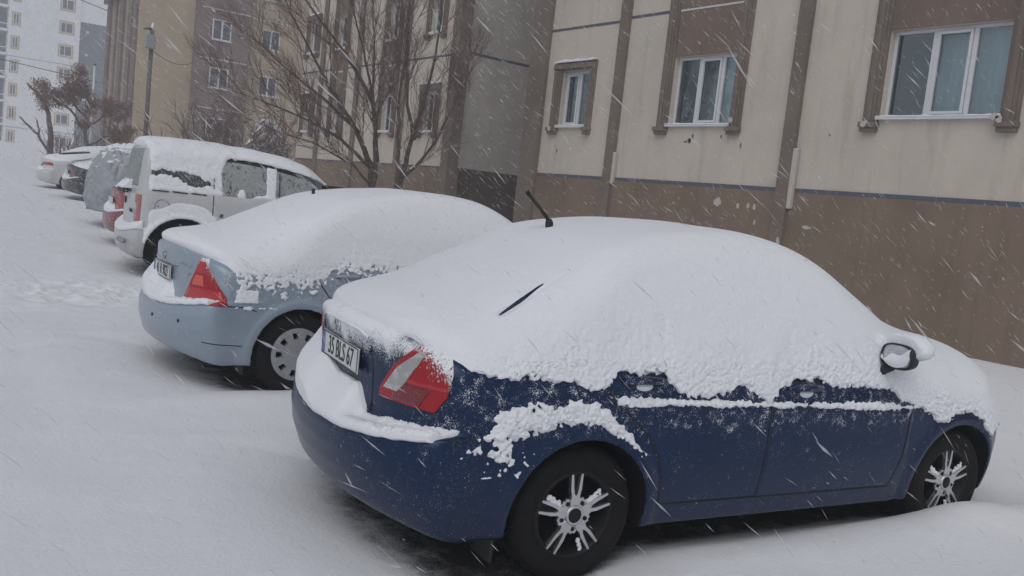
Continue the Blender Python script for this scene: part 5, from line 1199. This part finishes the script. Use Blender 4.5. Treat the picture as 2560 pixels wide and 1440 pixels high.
def leafy_tree():
    root = empty('tree', (7.0, 43.0, float(hz(43)))); tag(root, 'leaning tree with withered brown leaves at the far end of the car row', 'tree'); rnd = random.Random(12); t = Twigs(5)
    stems = [[(0, 0, 0), (-.08, 0, 1.03), (-.2, 0, 2.07), (-.37, 0, 2.92), (-.75, 0, 3.35), (-1.24, 0, 3.85)], [(-.08, 0, 1.0), (-.56, 0, 1.56), (-1.08, .1, 2.0), (-1.54, .1, 2.4)], [(-.6, 0, 1.6), (-.70, .1, 1.95), (-.81, .1, 2.35)],
      [(1.49, .2, 0), (1.44, .2, 1.19), (1.27, .1, 1.98), (1.37, 0, 3.2), (1.27, 0, 3.9), (1.0, 0, 4.25)], [(1.3, .2, 1.9), (.9, 0, 2.7), (.2, -.1, 3.25), (-.45, -.1, 3.5)], [(1.35, .1, 2.2), (2.0, .1, 2.8), (2.5, .2, 2.9)], [(1.42, .2, 1.5), (2.2, .3, 2.0), (2.9, .3, 1.95)], [(1.3, .2, 2.6), (.7, .3, 3.1), (.5, .3, 3.7)]]
    R0 = [.12, .045, .03, .075, .035, .04, .03, .03]; leafy = []
    for k, (w, r) in enumerate(zip(stems, R0)):
        P = [RI*a+FW*b+Vector((0, 0, c)) for a, b, c in w]; Q = []
        for i in range(len(P)-1):
            for j in range(3): Q.append(P[i].lerp(P[i+1], j/3)+Vector((rnd.gauss(0, .03), rnd.gauss(0, .03), rnd.gauss(0, .03))))
        Q.append(P[-1]); n = len(Q); t.heavy.tube(Q, [r*(1-i/n)**.7+.02 for i in range(n)], 8)
        m0 = len(t.tips); grow(t, Q, .75 if k > 2 else .35, .016, rnd, 3 if k > 2 else 1, .7, .01, 8 if k > 2 else 3, .14, .35)
        if k > 2: leafy += t.tips[m0:]
    for i in range(60):
        q, _ = t.limb(RI*rnd.uniform(.1, 2.0)+FW*rnd.uniform(-.4, .6), (rnd.gauss(0, .2), rnd.gauss(0, .2), 1), rnd.uniform(.9, 2.2), .014, .006, .08, rnd, 5); grow(t, q, .8, .010, rnd, 1, .6, .04, 7, .1)
    t.heavy.build('trunk', M_BARK, root, True); t.m.build('branches', M_TWIG, root); lf = MB()
    for p in leafy:
        if p.z < 1.75: continue
        for j in range(12):
            c = p+Vector((rnd.gauss(0, .11), rnd.gauss(0, .09), rnd.gauss(0, .09))); a = perp(Vector((0, 0, 1)), rnd); b_ = Vector((rnd.gauss(0, .3), rnd.gauss(0, .3), -1)).normalized(); s_ = rnd.uniform(.035, .065); b = len(lf.v)
            lf.v += [tuple(c-a*s_*.5), tuple(c+b_*s_*.9), tuple(c+a*s_*.5), tuple(c-b_*s_*.5)]; lf.f.append((b, b+1, b+2, b+3))
    lf.build('leaves', M_LEAF, root)
leafy_tree()
def posts():
    g = float(hz(35)); root = empty('lamp_post', (8.75, 35, g)); tag(root, 'slim grey lamp post with a small box at its top, before the tan block', 'lamp post')
    MB().tube([(0, 0, 0), (0, 0, 5.98)], [.085, .075], 12).build('post', M_POST, root, True); MB().tube([(0, -.0, 6.0), (-.15, -.0, 6.03), (-.32, -.0, 5.98)], [.07, .05, .03], 8).build('arm', M_POST, root, True)
    MB().box(-.26, .10, -.22, -.08, 5.30, 5.80).build('control_box', M_STEEL, root, bevel=.03); MB().tube([(0, 0, 5.98), (0, 0, 6.25)], [.07, .03], 8).build('cap', M_SNOW, root, True)
    g = float(hz(46)); root = empty('pole', (9.05, 46, g)); tag(root, 'thin white pole beside the tree with brown leaves', 'pole')
    MB().tube([(0, 0, 0), (0, 0, 5.2)], [.05, .045], 8).build('shaft', M_PVC, root, True); MB().tube([(0, 0, 5.2), (0, 0, 5.28)], [.07, .07], 8).build('collar', M_POST, root, True)
    def cable(a, b, sag, r, label):
        P = [Vector(a).lerp(Vector(b), i/24)-Vector((0, 0, sag*4*(i/24)*(1-i/24))) for i in range(25)]; c = MB().tube(P, r, 5).build('cable', M_BLACK, None, True); tag(c, label, 'cable', 'overhead cables')
    cable((-20, 60, 18.5), (22, 60, 8.6), .5, .022, 'upper overhead cable crossing the white tower')
    cable((-20, 60, 9.9), (13, 60, 6.1), .3, .022, 'lower overhead cable running into the brown-leaved tree')
    cable((8.75, 35, 5.75), (14.6, 49.6, 7.2), .3, .014, 'thin cable from the lamp post to the stair bay')
posts()
print('trees', time.time()-T0)

# ------------------------------------------------------------------ air: haze and falling flakes
def build_haze():
    t = NT('haze_volume'); v = t.n("ShaderNodeVolumePrincipled"); v.inputs['Color'].default_value = (.93, .94, .97, 1); v.inputs['Density'].default_value = .0042; v.inputs['Anisotropy'].default_value = .2
    t.L(v.outputs[0], t.out.inputs['Volume'])
    o = MB().box(-420, 420, -220, 920, -1.2, 33).build('haze', t.m); tag(o, kind='stuff')
build_haze()
def flakes():
    rnd = np.random.RandomState(3); out = []
    # wind-driven flakes: thin slivers lying along the wind, in a box of real air round the cars
    wind = np.array((.74, -.30, -.62)); wind /= np.linalg.norm(wind)
    V = []; F = []; b = 0
    def add(n, xr, yr, zr, rmin, L, Rr_):
        nonlocal b
        x = rnd.uniform(*xr, n*4); y = rnd.uniform(*yr, n*4); z = rnd.uniform(*zr, n*4)
        keep = (np.sqrt(x**2+y**2+(z-1.6)**2) > rmin); P = np.stack([x, y, z], 1)[keep][:n]
        for p in P:
            d = wind+rnd.normal(0, .15, 3); d /= np.linalg.norm(d); l = L*rnd.choice((.25, .5, .8, 1.2, 1.6)); r = Rr_*rnd.choice((.5, .7, .9, 1.2, 1.7))
            a = np.cross(d, rnd.normal(0, 1, 3)); a /= np.linalg.norm(a); c = np.cross(d, a)
            V.extend([p-d*l, p+a*r, p+(-a*.5+c*.87)*r, p+(-a*.5-c*.87)*r, p+d*l]); F.extend([(b, b+1, b+2), (b, b+2, b+3), (b, b+3, b+1), (b+4, b+2, b+1), (b+4, b+3, b+2), (b+4, b+1, b+3)]); b += 5
    add(12000, (-3, 9), (.3, 8), (0, 4.2), 1.2, .028, .0017)
    add(22000, (-4, 13), (6, 22), (0, 9), 5, .034, .0032)
    add(11000, (-6, 24), (20, 60), (0, 16), 18, .065, .009)
    t = NT('snowflake'); e = t.n("ShaderNodeMixShader"); tr = t.n("ShaderNodeBsdfTransparent"); e.inputs[0].default_value = .40; t.L(tr.outputs[0], e.inputs[1])
    d1 = t.n("ShaderNodeBsdfDiffuse"); d2 = t.n("ShaderNodeBsdfTranslucent"); mx = t.n("ShaderNodeMixShader"); d1.inputs[0].default_value = d2.inputs[0].default_value = (.93, .94, .96, 1); t.L(d1.outputs[0], mx.inputs[1]); t.L(d2.outputs[0], mx.inputs[2]); t.L(mx.outputs[0], e.inputs[2])
    o = npmesh('falling_snow', np.array(V), np.array(F), t.done(e.outputs[0]), None, False); tag(o, kind='stuff')
flakes()
scene.cycles.transparent_max_bounces = 24; scene.cycles.volume_bounces = 1; scene.cycles.max_bounces = 6
print('done', time.time()-T0, len(bpy.data.objects))
